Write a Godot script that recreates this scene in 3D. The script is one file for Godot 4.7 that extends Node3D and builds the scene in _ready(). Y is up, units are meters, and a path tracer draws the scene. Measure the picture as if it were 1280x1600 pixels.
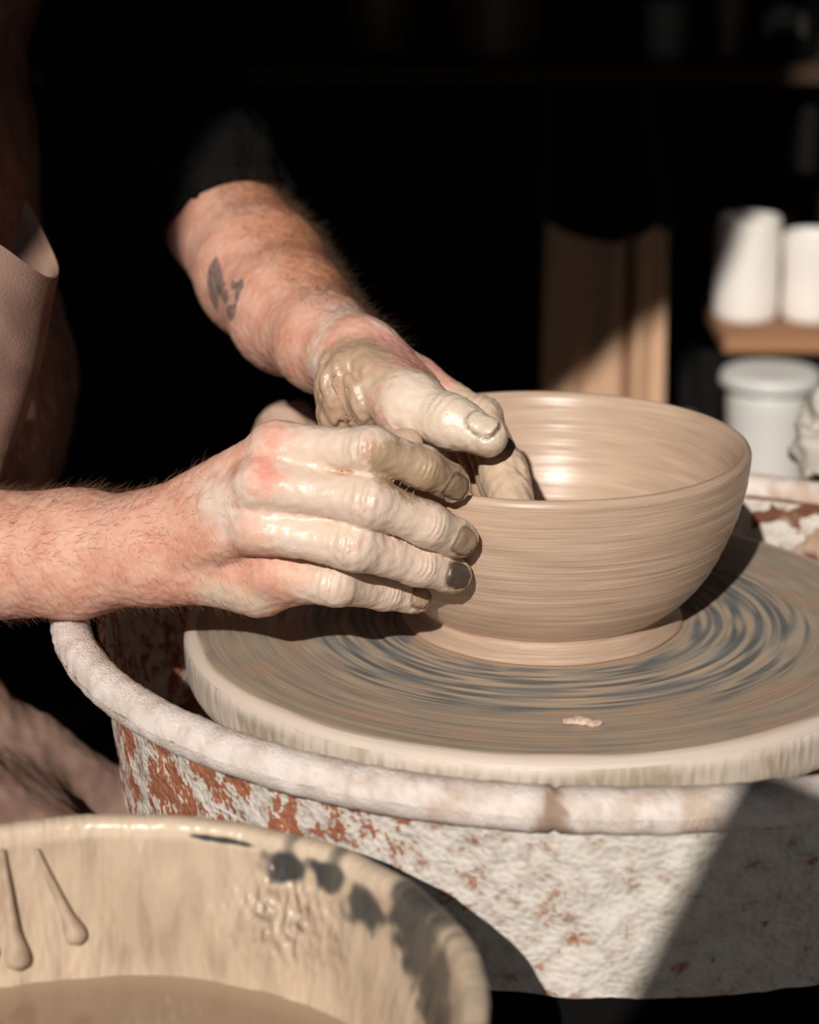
extends Node3D
# A potter throwing a clay bowl on a wheel: y is up, metres, the middle of the wheel's top is the origin.

const JOINTS := {
	"r_elbow": [-0.4781, 0.0207, 0.0, 0.0509],
	"r_fore": [-0.3015, 0.0441, 0.03, 0.0339],
	"r_fore2": [-0.2394, 0.0513, 0.048, 0.0311],
	"r_wrist": [-0.2009, 0.06, 0.066, 0.0283],
	"r_mc_i": [-0.1343, 0.1228, 0.1, 0.0109],
	"r_mc_m": [-0.1411, 0.1077, 0.112, 0.0109],
	"r_mc_r": [-0.1428, 0.0854, 0.112, 0.0109],
	"r_mc_l": [-0.1364, 0.0607, 0.103, 0.0105],
	"r_hyp0": [-0.1848, 0.0514, 0.078, 0.0158],
	"r_hyp1": [-0.1444, 0.0486, 0.092, 0.0144],
	"r_hyp2": [-0.1167, 0.0542, 0.104, 0.0105],
	"r_palm0": [-0.1818, 0.0704, 0.07, 0.0196],
	"r_palm1": [-0.1364, 0.0851, 0.085, 0.0137],
	"r_i_pip": [-0.0889, 0.1269, 0.12, 0.0107],
	"r_i_dip": [-0.065, 0.1164, 0.114, 0.0099],
	"r_i_tip": [-0.0509, 0.1049, 0.102, 0.0088],
	"r_m_pip": [-0.0889, 0.1038, 0.128, 0.0119],
	"r_m_dip": [-0.0625, 0.0893, 0.117, 0.0106],
	"r_m_tip": [-0.0477, 0.078, 0.105, 0.0095],
	"r_r_pip": [-0.0966, 0.0814, 0.126, 0.0117],
	"r_r_dip": [-0.0673, 0.066, 0.108, 0.0101],
	"r_r_tip": [-0.0499, 0.0573, 0.098, 0.009],
	"r_l_pip": [-0.1066, 0.0574, 0.112, 0.0104],
	"r_l_dip": [-0.0845, 0.0456, 0.089, 0.0091],
	"r_l_tip": [-0.0685, 0.0379, 0.077, 0.0079],
	"r_t_cmc": [-0.1693, 0.0878, 0.062, 0.0127],
	"r_t_mcp": [-0.1294, 0.1037, 0.062, 0.0107],
	"r_t_ip": [-0.0978, 0.1083, 0.062, 0.0095],
	"r_t_tip": [-0.0723, 0.1114, 0.058, 0.0082],
	"l_a": [-0.185, 0.1663, -0.25, 0.0362],
	"l_b": [-0.1572, 0.1488, -0.175, 0.0405],
	"l_c": [-0.1376, 0.1386, -0.115, 0.0363],
	"l_d": [-0.1166, 0.1344, -0.06, 0.0276],
	"l_w": [-0.1019, 0.1341, -0.025, 0.0222],
	"l_t_cmc": [-0.0934, 0.1301, 0.0, 0.0172],
	"l_t_mcp": [-0.071, 0.1244, 0.032, 0.0167],
	"l_t_ip": [-0.0501, 0.1212, 0.052, 0.0133],
	"l_t_tip": [-0.0326, 0.1164, 0.062, 0.0101],
	"l_web": [-0.0677, 0.1274, 0.008, 0.0118],
	"l_th0": [-0.1025, 0.1228, -0.002, 0.0185],
	"l_th1": [-0.1041, 0.1163, 0.002, 0.0159],
	"l_i_mc": [-0.0656, 0.1255, -0.018, 0.0104],
	"l_i_pip": [-0.0334, 0.1106, 0.006, 0.0099],
	"l_i_dip": [-0.0237, 0.0934, 0.042, 0.0116],
	"l_i_tip": [-0.0186, 0.076, 0.072, 0.0107],
	"l_m_mc": [-0.071, 0.1155, -0.042, 0.0106],
	"l_m_pip": [-0.0365, 0.0985, -0.02, 0.0098],
	"l_m_dip": [-0.0264, 0.0816, 0.014, 0.0099],
	"l_m_tip": [-0.0213, 0.0603, 0.034, 0.0092],
	"l_r_mc": [-0.0765, 0.1115, -0.056, 0.0104],
	"l_r_pip": [-0.0422, 0.092, -0.036, 0.0093],
	"l_r_dip": [-0.0305, 0.0719, -0.01, 0.0091],
	"l_r_tip": [-0.0248, 0.0519, 0.008, 0.0087],
	"l_l_mc": [-0.0829, 0.1106, -0.068, 0.0098],
	"l_l_pip": [-0.0503, 0.0913, -0.046, 0.0083],
	"l_l_dip": [-0.0383, 0.0669, -0.035, 0.0079],
	"l_l_tip": [-0.0317, 0.0517, -0.02, 0.0072],
}
var noise := FastNoiseLite.new()
var rng := RandomNumberGenerator.new()
var M := {}

# ---------------------------------------------------------------- small helpers
func J(called: String) -> Vector3:
	var a: Array = JOINTS[called]
	return Vector3(a[0], a[1], a[2])

func R(called: String) -> float:
	return JOINTS[called][3]

func srgb(r: float, g: float, b: float) -> Color:
	return Color(r / 255.0, g / 255.0, b / 255.0)

func lin(r: float, g: float, b: float) -> Color:
	return srgb(r, g, b).srgb_to_linear()

func sstep(a: float, b: float, x: float) -> float:
	var t := clampf((x - a) / (b - a), 0.0, 1.0)
	return t * t * (3.0 - 2.0 * t)

func n3(p: Vector3, f: float) -> float:
	return noise.get_noise_3dv(p * f)

func tag(o: Node, label := "", category := "", group := "", kind := "") -> Node:
	for a in [["label", label], ["category", category], ["group", group], ["kind", kind]]:
		if a[1] != "":
			o.set_meta(a[0], a[1])
	return o

func thing(called: String, label: String, category: String, at := Vector3.ZERO, group := "") -> Node3D:
	var o := Node3D.new()
	o.name = called
	add_child(o, true)
	o.position = at
	tag(o, label, category, group)
	return o

func put(called: String, mesh: Mesh, mat: Material, parent: Node = null) -> MeshInstance3D:
	var o := MeshInstance3D.new()
	o.name = called
	o.mesh = mesh
	if mat:
		o.material_override = mat
	(parent if parent else self).add_child(o, true)
	return o

# ---------------------------------------------------------------- meshes
func commit(v: PackedVector3Array, n: PackedVector3Array, uv: PackedVector2Array, col: PackedColorArray, idx: PackedInt32Array, into: ArrayMesh = null) -> ArrayMesh:
	for t in range(0, idx.size(), 3):
		var a := idx[t]
		var b := idx[t + 1]
		var c := idx[t + 2]
		if (v[c] - v[a]).cross(v[b] - v[a]).dot(n[a] + n[b] + n[c]) < 0.0:
			idx[t + 1] = c
			idx[t + 2] = b
	var arr := []
	arr.resize(Mesh.ARRAY_MAX)
	arr[Mesh.ARRAY_VERTEX] = v
	arr[Mesh.ARRAY_NORMAL] = n
	if uv.size():
		arr[Mesh.ARRAY_TEX_UV] = uv
	if col.size():
		arr[Mesh.ARRAY_COLOR] = col
	arr[Mesh.ARRAY_INDEX] = idx
	var m: ArrayMesh = into if into else ArrayMesh.new()
	m.add_surface_from_arrays(Mesh.PRIMITIVE_TRIANGLES, arr)
	return m

func normals_of(v: PackedVector3Array, idx: PackedInt32Array) -> PackedVector3Array:
	var n := PackedVector3Array()
	n.resize(v.size())
	for t in range(0, idx.size(), 3):
		var a := idx[t]
		var b := idx[t + 1]
		var c := idx[t + 2]
		var f := (v[c] - v[a]).cross(v[b] - v[a])
		n[a] += f
		n[b] += f
		n[c] += f
	for i in n.size():
		n[i] = n[i].normalized()
	return n

# a grid of points fn(u, v), u and v in 0..1; wrap closes it along u
func grid(fn: Callable, nu: int, nv: int, wrap := false, paint = null, flip := false) -> ArrayMesh:
	var v := PackedVector3Array()
	var uv := PackedVector2Array()
	var col := PackedColorArray()
	var idx := PackedInt32Array()
	var w := nu + 1
	for b in nv + 1:
		for a in w:
			v.append(fn.call(float(a) / nu, float(b) / nv))
			uv.append(Vector2(float(a) / nu, float(b) / nv))
	for b in nv:
		for a in nu:
			var i := b * w + a
			idx.append_array([i, i + 1, i + w, i + 1, i + w + 1, i + w])
	var n := PackedVector3Array()
	n.resize(v.size())
	for b in nv + 1:
		for a in w:
			var a0 := (a - 1 if a > 0 else (nu - 1 if wrap else 0))
			var a1 := (a + 1 if a < nu else (1 if wrap else nu))
			var b0 := maxi(b - 1, 0)
			var b1 := mini(b + 1, nv)
			var c := (v[b * w + a1] - v[b * w + a0]).cross(v[b1 * w + a] - v[b0 * w + a])
			if c.length_squared() < 1e-20:
				c = (v[b * w + a1] - v[b * w + a0]).cross(v[mini(b + 2, nv) * w + a] - v[maxi(b - 2, 0) * w + a])
				if c.length_squared() < 1e-20:
					var bb := (1 if b == 0 else nv - 1)
					c = (v[bb * w + a1] - v[bb * w + a0]).cross(v[b1 * w + a] - v[b0 * w + a])
			n[b * w + a] = (-c if flip else c).normalized()
	if paint != null:
		for i in v.size():
			col.append(paint.call(v[i], n[i]))
	return commit(v, n, uv, col, idx)

# a profile of (radius, height) turned about y; wob(angle, point) may move each point
func lathe(prof: PackedVector2Array, seg: int, wob = null, paint = null, flip := false) -> ArrayMesh:
	var k := prof.size() - 1
	return grid(func(u: float, v: float) -> Vector3:
		var q: Vector2 = prof[roundi(v * k)]
		var a := u * TAU
		var p := Vector3(sin(a) * q.x, q.y, cos(a) * q.x)
		return wob.call(a, p) if wob != null else p, seg, k, true, paint, flip)

# smooth dense profile through the given points
func smooth(pts: Array, step := 0.002) -> PackedVector2Array:
	var c := Curve2D.new()
	for i in pts.size():
		var p: Vector2 = pts[i]
		var a: Vector2 = pts[maxi(i - 1, 0)]
		var b: Vector2 = pts[mini(i + 1, pts.size() - 1)]
		var t := (b - a).normalized()
		c.add_point(p, -t * p.distance_to(a) * 0.3, t * p.distance_to(b) * 0.3)
	c.bake_interval = step * 0.25
	var n := ceili(c.get_baked_length() / step)
	var out := PackedVector2Array()
	for i in n + 1:
		out.append(c.sample_baked(c.get_baked_length() * i / n))
	return out

func tube(path: PackedVector3Array, rad: Callable, seg := 8, paint = null) -> ArrayMesh:
	var k := path.size() - 1
	var frames := []
	var up := Vector3(0.31, 0.87, 0.37)
	for i in path.size():
		var t := (path[mini(i + 1, k)] - path[maxi(i - 1, 0)]).normalized()
		var s := t.cross(up).normalized()
		up = s.cross(t).normalized()
		frames.append([s, up])
	return grid(func(u: float, v: float) -> Vector3:
		var i := clampi(roundi(v * (k + 2)) - 1, 0, k)
		var r: float = rad.call(float(i) / k)
		if roundi(v * (k + 2)) == 0 or roundi(v * (k + 2)) == k + 2:
			r *= 0.02
		return path[i] + (frames[i][0] * cos(u * TAU) + frames[i][1] * sin(u * TAU)) * r, seg, k + 2, true, paint, true)

# a sheet with thickness: fn(u, v), moved to both sides along its normal
func sheet(fn: Callable, nu: int, nv: int, thick: float, paint = null) -> ArrayMesh:
	var e := 0.004
	var nrm := func(u: float, v: float) -> Vector3:
		var du: Vector3 = fn.call(minf(u + e, 1.0), v) - fn.call(maxf(u - e, 0.0), v)
		var dv: Vector3 = fn.call(u, minf(v + e, 1.0)) - fn.call(u, maxf(v - e, 0.0))
		return du.cross(dv).normalized()
	# once round: front, edge, back, edge
	return grid(func(a: float, v: float) -> Vector3:
		var s := a * (2 * nu + 4)
		var u := 0.0
		var side := 0.0
		if s <= nu:
			u = s / nu
			side = 1.0
		elif s < nu + 2:
			u = 1.0
			side = 1.0 - (s - nu)
		elif s <= 2 * nu + 2:
			u = 1.0 - (s - nu - 2) / nu
			side = -1.0
		else:
			u = 0.0
			side = -1.0 + (s - 2 * nu - 2)
		var vv := clampf(v * (nv + 2) - 1.0, 0.0, nv) / nv
		if v <= 0.0 or v >= 1.0:
			side *= 0.05
		return fn.call(u, vv) + nrm.call(u, vv) * side * thick * 0.5, 2 * nu + 4, nv + 2, true, paint, true)

# a box with chamfered edges
func block(size: Vector3, at := Vector3.ZERO, c := 0.003, basis := Basis()) -> ArrayMesh:
	var h := size * 0.5
	c = minf(c, minf(h.x, minf(h.y, h.z)) * 0.9)
	var v := PackedVector3Array()
	var n := PackedVector3Array()
	var idx := PackedInt32Array()
	var face := func(pts: Array, nn: Vector3) -> void:
		var s := v.size()
		for p in pts:
			v.append(basis * p + at)
			n.append(basis * nn)
		for i in range(1, pts.size() - 1):
			idx.append_array([s, s + i, s + i + 1])
	for a in 3:
		var b := (a + 1) % 3
		var d := (a + 2) % 3
		for sg in [-1.0, 1.0]:
			var pts := []
			for q in [[-1, -1], [1, -1], [1, 1], [-1, 1]]:
				var p := Vector3.ZERO
				p[a] = sg * h[a]
				p[b] = q[0] * (h[b] - c)
				p[d] = q[1] * (h[d] - c)
				pts.append(p)
			var nn := Vector3.ZERO
			nn[a] = sg
			face.call(pts, nn)
			for s2 in [-1.0, 1.0]:
				var e := []
				for q in [[0, -1], [0, 1], [1, 1], [1, -1]]:
					var p := Vector3.ZERO
					p[a] = sg * (h[a] if q[0] == 0 else h[a] - c)
					p[b] = s2 * (h[b] - c if q[0] == 0 else h[b])
					p[d] = q[1] * (h[d] - c)
					e.append(p)
				var ne := Vector3.ZERO
				ne[a] = sg
				ne[b] = s2
				face.call(e, ne.normalized())
	for sx in [-1.0, 1.0]:
		for sy in [-1.0, 1.0]:
			for sz in [-1.0, 1.0]:
				var s3 := Vector3(sx, sy, sz)
				face.call([Vector3(h.x, h.y - c, h.z - c) * s3, Vector3(h.x - c, h.y, h.z - c) * s3, Vector3(h.x - c, h.y - c, h.z) * s3], s3.normalized())
	return commit(v, n, PackedVector2Array(), PackedColorArray(), idx)

# ---------------------------------------------------------------- bodies: tapered bones joined smoothly
class Field:
	var a := PackedVector3Array()
	var ba := PackedVector3Array()
	var il := PackedFloat32Array()
	var ra := PackedFloat32Array()
	var dr := PackedFloat32Array()
	var from := PackedInt32Array()
	var till := PackedInt32Array()
	var kin := PackedFloat32Array()
	var kjoin := PackedFloat32Array()
	var bc := PackedVector3Array()
	var br := PackedFloat32Array()
	var cut := []          # planes [point, normal]: what lies beyond is removed
	var carve: Field = null
	var grow := 0.0
	var trunks := 1        # how many of the first chains form the trunk that the others join
	var fine = null

	func chain(k: float, join: float) -> void:
		from.append(a.size())
		till.append(a.size())
		kin.append(k)
		kjoin.append(join)
		bc.append(Vector3.ZERO)
		br.append(0.0)

	func bone(p: Vector3, q: Vector3, r0: float, r1: float) -> void:
		a.append(p)
		ba.append(q - p)
		il.append(1.0 / maxf((q - p).length_squared(), 1e-9))
		ra.append(r0)
		dr.append(r1 - r0)
		var c := from.size() - 1
		till[c] = a.size()
		var mid := Vector3.ZERO
		for i in range(from[c], till[c]):
			mid += a[i] + ba[i] * 0.5
		mid /= till[c] - from[c]
		var reach := 0.0
		for i in range(from[c], till[c]):
			reach = maxf(reach, maxf((a[i] - mid).length() + ra[i], (a[i] + ba[i] - mid).length() + ra[i] + dr[i]))
		bc[c] = mid
		br[c] = reach

	func one(c: int, p: Vector3) -> float:
		var k := kin[c]
		var d := 1e3
		for i in range(from[c], till[c]):
			var pa := p - a[i]
			var h := clampf(pa.dot(ba[i]) * il[i], 0.0, 1.0)
			var e := (pa - ba[i] * h).length() - ra[i] - dr[i] * h
			var x := maxf(k - absf(d - e), 0.0)
			d = minf(d, e) - x * x * 0.25 / k
		return d

	func sd(p: Vector3) -> float:
		var base := one(0, p)
		for c in range(1, trunks):
			var e := one(c, p)
			var y := maxf(kjoin[c] - absf(e - base), 0.0)
			base = minf(e, base) - y * y * 0.25 / kjoin[c]
		var best := base
		for c in range(trunks, from.size()):
			if (p - bc[c]).length() - br[c] > best + 0.03:
				continue
			var d := one(c, p)
			var k := kjoin[c]
			var x := maxf(k - absf(d - base), 0.0)
			d = minf(d, base) - x * x * 0.25 / k
			var kk := clampf(minf(base - best, base - d) * 1.5, 0.0, 0.0034) + 1e-6
			x = maxf(kk - absf(d - best), 0.0)
			best = minf(best, d) - x * x * 0.25 / kk
		best -= grow
		for q in cut:
			best = maxf(best, (p - q[0]).dot(q[1]))
		if carve:
			best = maxf(best, -carve.sd(p))
		return best

	func full(p: Vector3) -> float:
		return sd(p) - (fine.call(p) if fine != null else 0.0)

	func box(margin: float) -> AABB:
		var bb := AABB(bc[0], Vector3.ZERO)
		for i in a.size():
			for q in [[a[i], ra[i]], [a[i] + ba[i], ra[i] + dr[i]]]:
				var e: float = q[1] + margin + grow
				bb = bb.merge(AABB(q[0] - Vector3.ONE * e, Vector3.ONE * 2.0 * e))
		return bb

# surface nets over the field: one point in each cell that the surface crosses
func net(f: Field, bb: AABB, cell: float) -> Array:
	var B := 6
	var nb := Vector3i((bb.size / (cell * B)).ceil())
	var nx := nb.x * B + 1
	var ny := nb.y * B + 1
	var nz := nb.z * B + 1
	var val := PackedFloat32Array()
	val.resize(nx * ny * nz)
	val.fill(9.0)
	var cellv := PackedInt32Array()
	cellv.resize(nx * ny * nz)
	cellv.fill(-1)
	var o := bb.position
	var sy := nx
	var sz := nx * ny
	var live := []
	var reach := B * cell * 0.5 * 1.7321 * 1.25 + cell
	for bz in nb.z:
		for by in nb.y:
			for bx in nb.x:
				if absf(f.sd(o + (Vector3(bx, by, bz) + Vector3.ONE * 0.5) * cell * B)) < reach:
					live.append(Vector3i(bx, by, bz) * B)
	for q in live:
		for z in range(q.z, q.z + B + 1):
			for y in range(q.y, q.y + B + 1):
				var i: int = q.x + y * sy + z * sz
				for x in range(q.x, q.x + B + 1):
					if val[i] == 9.0:
						val[i] = f.sd(o + Vector3(x, y, z) * cell)
					i += 1
	var v := PackedVector3Array()
	var where := PackedInt32Array()
	var corners := [0, 1, sy, sy + 1, sz, sz + 1, sz + sy, sz + sy + 1]
	var offs := [Vector3(0, 0, 0), Vector3(1, 0, 0), Vector3(0, 1, 0), Vector3(1, 1, 0), Vector3(0, 0, 1), Vector3(1, 0, 1), Vector3(0, 1, 1), Vector3(1, 1, 1)]
	var edges := [[0, 1], [2, 3], [4, 5], [6, 7], [0, 2], [1, 3], [4, 6], [5, 7], [0, 4], [1, 5], [2, 6], [3, 7]]
	for q in live:
		for z in range(q.z, q.z + B):
			for y in range(q.y, q.y + B):
				for x in range(q.x, q.x + B):
					var i: int = x + y * sy + z * sz
					var inside := 0
					for c in 8:
						if val[i + corners[c]] < 0.0:
							inside += 1
					if inside == 0 or inside == 8:
						continue
					var s := Vector3.ZERO
					var cnt := 0
					for e in edges:
						var d0 := val[i + corners[e[0]]]
						var d1 := val[i + corners[e[1]]]
						if (d0 < 0.0) != (d1 < 0.0):
							var p0: Vector3 = offs[e[0]]
							var p1: Vector3 = offs[e[1]]
							s += p0.lerp(p1, d0 / (d0 - d1))
							cnt += 1
					cellv[i] = v.size()
					where.append(i)
					v.append(o + (Vector3(x, y, z) + s / cnt) * cell)
	var idx := PackedInt32Array()
	for w in where:
		var i: int = w
		var d0 := val[i]
		for ax in 3:
			var st: int = [1, sy, sz][ax]
			var su: int = [sy, sz, 1][ax]
			var sw: int = [sz, 1, sy][ax]
			var d1 := val[i + st]
			if (d0 < 0.0) == (d1 < 0.0) or i - su - sw < 0:
				continue
			var q0 := cellv[i]
			var q1 := cellv[i - su]
			var q2 := cellv[i - su - sw]
			var q3 := cellv[i - sw]
			if q1 < 0 or q2 < 0 or q3 < 0:
				continue
			if d0 < 0.0:
				idx.append_array([q0, q2, q1, q0, q3, q2])
			else:
				idx.append_array([q0, q1, q2, q0, q2, q3])
	return [v, idx]

func settle(f: Field, v: PackedVector3Array, idx: PackedInt32Array, times := 1) -> void:
	for k in times:
		var n := normals_of(v, idx)
		for i in v.size():
			v[i] -= n[i] * clampf(f.full(v[i]), -0.006, 0.006)

func finer(v: PackedVector3Array, idx: PackedInt32Array) -> Array:
	var mid := {}
	var out := PackedInt32Array()
	var n := v.size()
	for t in range(0, idx.size(), 3):
		var m := [0, 0, 0]
		for e in 3:
			var a := idx[t + e]
			var b := idx[t + (e + 1) % 3]
			var key := mini(a, b) * n + maxi(a, b)
			if not mid.has(key):
				mid[key] = v.size()
				v.append((v[a] + v[b]) * 0.5)
			m[e] = mid[key]
		out.append_array([idx[t], m[0], m[2], m[0], idx[t + 1], m[1], m[2], m[1], idx[t + 2], m[0], m[1], m[2]])
	return [v, out]

# meshes a field; levels = how often it is halved; paint gives colour, alpha below 0.5 = second surface
func flesh(f: Field, cell: float, levels: int, paint, into: ArrayMesh, mats: Array) -> Array:
	var r := net(f, f.box(cell * 2.0 + 0.004), cell)
	var v: PackedVector3Array = r[0]
	var idx: PackedInt32Array = r[1]
	settle(f, v, idx, 1)
	for l in levels:
		r = finer(v, idx)
		v = r[0]
		idx = r[1]
		settle(f, v, idx, 2 if l == levels - 1 else 1)
	var n := normals_of(v, idx)
	var col := PackedColorArray()
	if paint != null:
		col.resize(v.size())
		for i in v.size():
			col[i] = paint.call(v[i], n[i])
	if mats.size() < 2:
		commit(v, n, PackedVector2Array(), col, idx, into)
		into.surface_set_material(into.get_surface_count() - 1, mats[0])
		return [v, n, idx]
	var parts := [PackedInt32Array(), PackedInt32Array()]
	for t in range(0, idx.size(), 3):
		var wet := 0
		for e in 3:
			if col[idx[t + e]].a < 0.5:
				wet += 1
		parts[1 if wet >= 2 else 0].append_array([idx[t], idx[t + 1], idx[t + 2]])
	for i in col.size():
		col[i].a = 1.0
	for s in 2:
		if parts[s].size():
			var used := PackedInt32Array()
			used.resize(v.size())
			used.fill(-1)
			var v2 := PackedVector3Array()
			var n2 := PackedVector3Array()
			var c2 := PackedColorArray()
			for i in parts[s].size():
				var q: int = parts[s][i]
				if used[q] < 0:
					used[q] = v2.size()
					v2.append(v[q])
					n2.append(n[q])
					c2.append(col[q])
				parts[s][i] = used[q]
			commit(v2, n2, PackedVector2Array(), c2, parts[s], into)
			into.surface_set_material(into.get_surface_count() - 1, mats[s])
	return [v, n, idx]

# ---------------------------------------------------------------- materials
func noise_tex(seed_: int, freq: float, octaves: int, normal := false, strength := 4.0, size := 512, type := FastNoiseLite.TYPE_SIMPLEX_SMOOTH) -> NoiseTexture2D:
	var f := FastNoiseLite.new()
	f.seed = seed_
	f.noise_type = type
	f.frequency = freq
	f.fractal_octaves = octaves
	var t := NoiseTexture2D.new()
	t.width = size
	t.height = size
	t.seamless = true
	t.noise = f
	t.as_normal_map = normal
	t.bump_strength = strength
	return t

func mat(called: String, color: Color, rough: float, spec := 0.5) -> StandardMaterial3D:
	var m := StandardMaterial3D.new()
	m.resource_name = called
	m.albedo_color = color
	m.roughness = rough
	m.metallic_specular = spec
	M[called] = m
	return m

func bumpy(m: StandardMaterial3D, tex: Texture2D, tile: float, strength: float) -> void:
	m.uv1_triplanar = true
	m.uv1_scale = Vector3.ONE / tile
	m.normal_enabled = true
	m.normal_texture = tex
	m.normal_scale = strength

func painted(m: StandardMaterial3D) -> StandardMaterial3D:
	m.vertex_color_use_as_albedo = true
	return m

func materials() -> void:
	var pores := noise_tex(3, 0.045, 4, true, 5.0, 512, FastNoiseLite.TYPE_CELLULAR)
	var lumps := noise_tex(5, 0.02, 4, true, 6.0)
	var grain := noise_tex(8, 0.05, 5, true, 6.0)
	var m := painted(mat("skin", Color.WHITE, 0.52, 0.42))
	bumpy(m, pores, 0.03, 0.35)
	m.subsurf_scatter_enabled = true
	m.subsurf_scatter_strength = 0.06
	m = painted(mat("wet_slip", Color.WHITE, 0.36, 0.5))
	bumpy(m, lumps, 0.022, 0.5)
	m = painted(mat("body_hair", Color.WHITE, 0.6))
	m = mat("shirt", srgb(20, 20, 20), 1.0, 0.1)
	bumpy(m, grain, 0.05, 0.5)
	m = painted(mat("apron", Color.WHITE, 0.95, 0.2))
	bumpy(m, grain, 0.03, 0.9)
	m = mat("trousers", srgb(34, 32, 31), 0.95, 0.2)
	bumpy(m, grain, 0.03, 0.8)
	m = mat("hair", srgb(45, 34, 26), 0.6)
	bumpy(m, grain, 0.02, 1.5)
	m = mat("eye_white", srgb(225, 220, 214), 0.2)
	m = mat("iris", srgb(70, 52, 36), 0.2)
	m = mat("leather", srgb(52, 40, 33), 0.6)
	m = painted(mat("dried_clay", Color.WHITE, 0.9, 0.3))
	bumpy(m, grain, 0.05, 1.2)
	m = painted(mat("smear", Color.WHITE, 0.5, 0.4))
	m = mat("dark_plastic", srgb(40, 41, 42), 0.45)
	m = mat("slip_liquid", srgb(158, 134, 112), 0.14)
	m = mat("machine", srgb(18, 18, 18), 1.0, 0.1)
	m = mat("steel", srgb(150, 150, 150), 0.35)
	m.metallic = 0.9
	m = mat("dark_wood", srgb(58, 42, 32), 0.8, 0.3)
	bumpy(m, grain, 0.12, 0.6)
	m = mat("shelf_wood", srgb(160, 118, 88), 0.8, 0.3)
	bumpy(m, grain, 0.12, 0.6)
	m = mat("black_paint", srgb(20, 20, 20), 0.9, 0.2)
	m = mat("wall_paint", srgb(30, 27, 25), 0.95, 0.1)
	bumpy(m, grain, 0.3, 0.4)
	m = mat("concrete", srgb(150, 142, 133), 0.95, 0.2)
	bumpy(m, grain, 0.3, 0.5)
	m = mat("yard_gravel", srgb(170, 160, 148), 0.95, 0.2)
	bumpy(m, grain, 0.3, 0.8)
	m = mat("bisque", srgb(226, 220, 214), 0.7)
	m = mat("white_plastic", srgb(205, 203, 200), 0.4)
	m = mat("grey_glaze", srgb(96, 98, 98), 0.5)
	m = mat("brown_glaze", srgb(84, 66, 52), 0.5)
	m = mat("canvas", srgb(196, 160, 132), 0.95, 0.2)
	bumpy(m, grain, 0.04, 0.8)
	m = mat("rag", srgb(190, 182, 172), 0.95, 0.2)
	bumpy(m, grain, 0.03, 1.0)
	m = mat("sponge", srgb(186, 156, 138), 0.95, 0.2)
	bumpy(m, grain, 0.02, 1.4)
	m = mat("curtain", srgb(38, 34, 32), 1.0, 0.1)  # cloth of the added curtain that blocks sun from out of view

# noise that closes on itself round a turned surface: angle, height, how long the streaks are
func ringed(a: float, y: float, long: float, fine_: float, shift := 0.0) -> float:
	return noise.get_noise_3d(sin(a) * long + shift, y * fine_, cos(a) * long - shift)

func image_tex(w: int, h: int, fn: Callable) -> ImageTexture:
	var bytes := PackedByteArray()
	bytes.resize(w * h * 3)
	var i := 0
	for y in h:
		for x in w:
			var c: Color = fn.call((x + 0.5) / w, (y + 0.5) / h)
			bytes[i] = clampi(int(c.r * 255.0), 0, 255)
			bytes[i + 1] = clampi(int(c.g * 255.0), 0, 255)
			bytes[i + 2] = clampi(int(c.b * 255.0), 0, 255)
			i += 3
	return ImageTexture.create_from_image(Image.create_from_data(w, h, false, Image.FORMAT_RGB8, bytes))

# ---------------------------------------------------------------- the potter's arms
var nails := []      # [middle, along, across, outward, half length, half width, colour]
var creases := []    # [middle, along, outward, reach, strength]
var blobs := []      # [middle, radius, soft, colour, wet]
var lumpy := []      # [middle, radius, height, frequency, stretch axis]
var prints := []     # tattoo polygons in a plane: [middle, right, up, polygon]

func nail(tip: String, prev: String, out: Vector3, back: float, hl: float, hw: float, color: Color) -> void:
	var along := (J(tip) - J(prev)).normalized()
	out = (out - along * out.dot(along)).normalized()
	var mid := J(tip) + out * R(tip) - along * back
	nails.append([mid, along, out.cross(along), out, hl, hw, color, R(tip), -back])

func crease(at: String, prev: String, out: Vector3, reach: float, strength: float) -> void:
	var along := (J(at) - J(prev)).normalized()
	out = (out - along * out.dot(along)).normalized()
	creases.append([J(at) + out * R(at) * 0.9, along, out, reach, strength, out.cross(along)])

func nail_edge(q: Array, p: Vector3) -> float:
	var d: Vector3 = p - q[0]
	if d.length_squared() > 0.0004 or d.dot(q[3]) < -0.006:
		return 1.0
	var u: float = absf(d.dot(q[1]))
	var w: float = absf(d.dot(q[2]))
	var c: float = q[5] * 0.75
	var a := maxf(u - q[4] + c, 0.0)
	var b := maxf(w - q[5] + c, 0.0)
	return sqrt(a * a + b * b) - c

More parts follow.
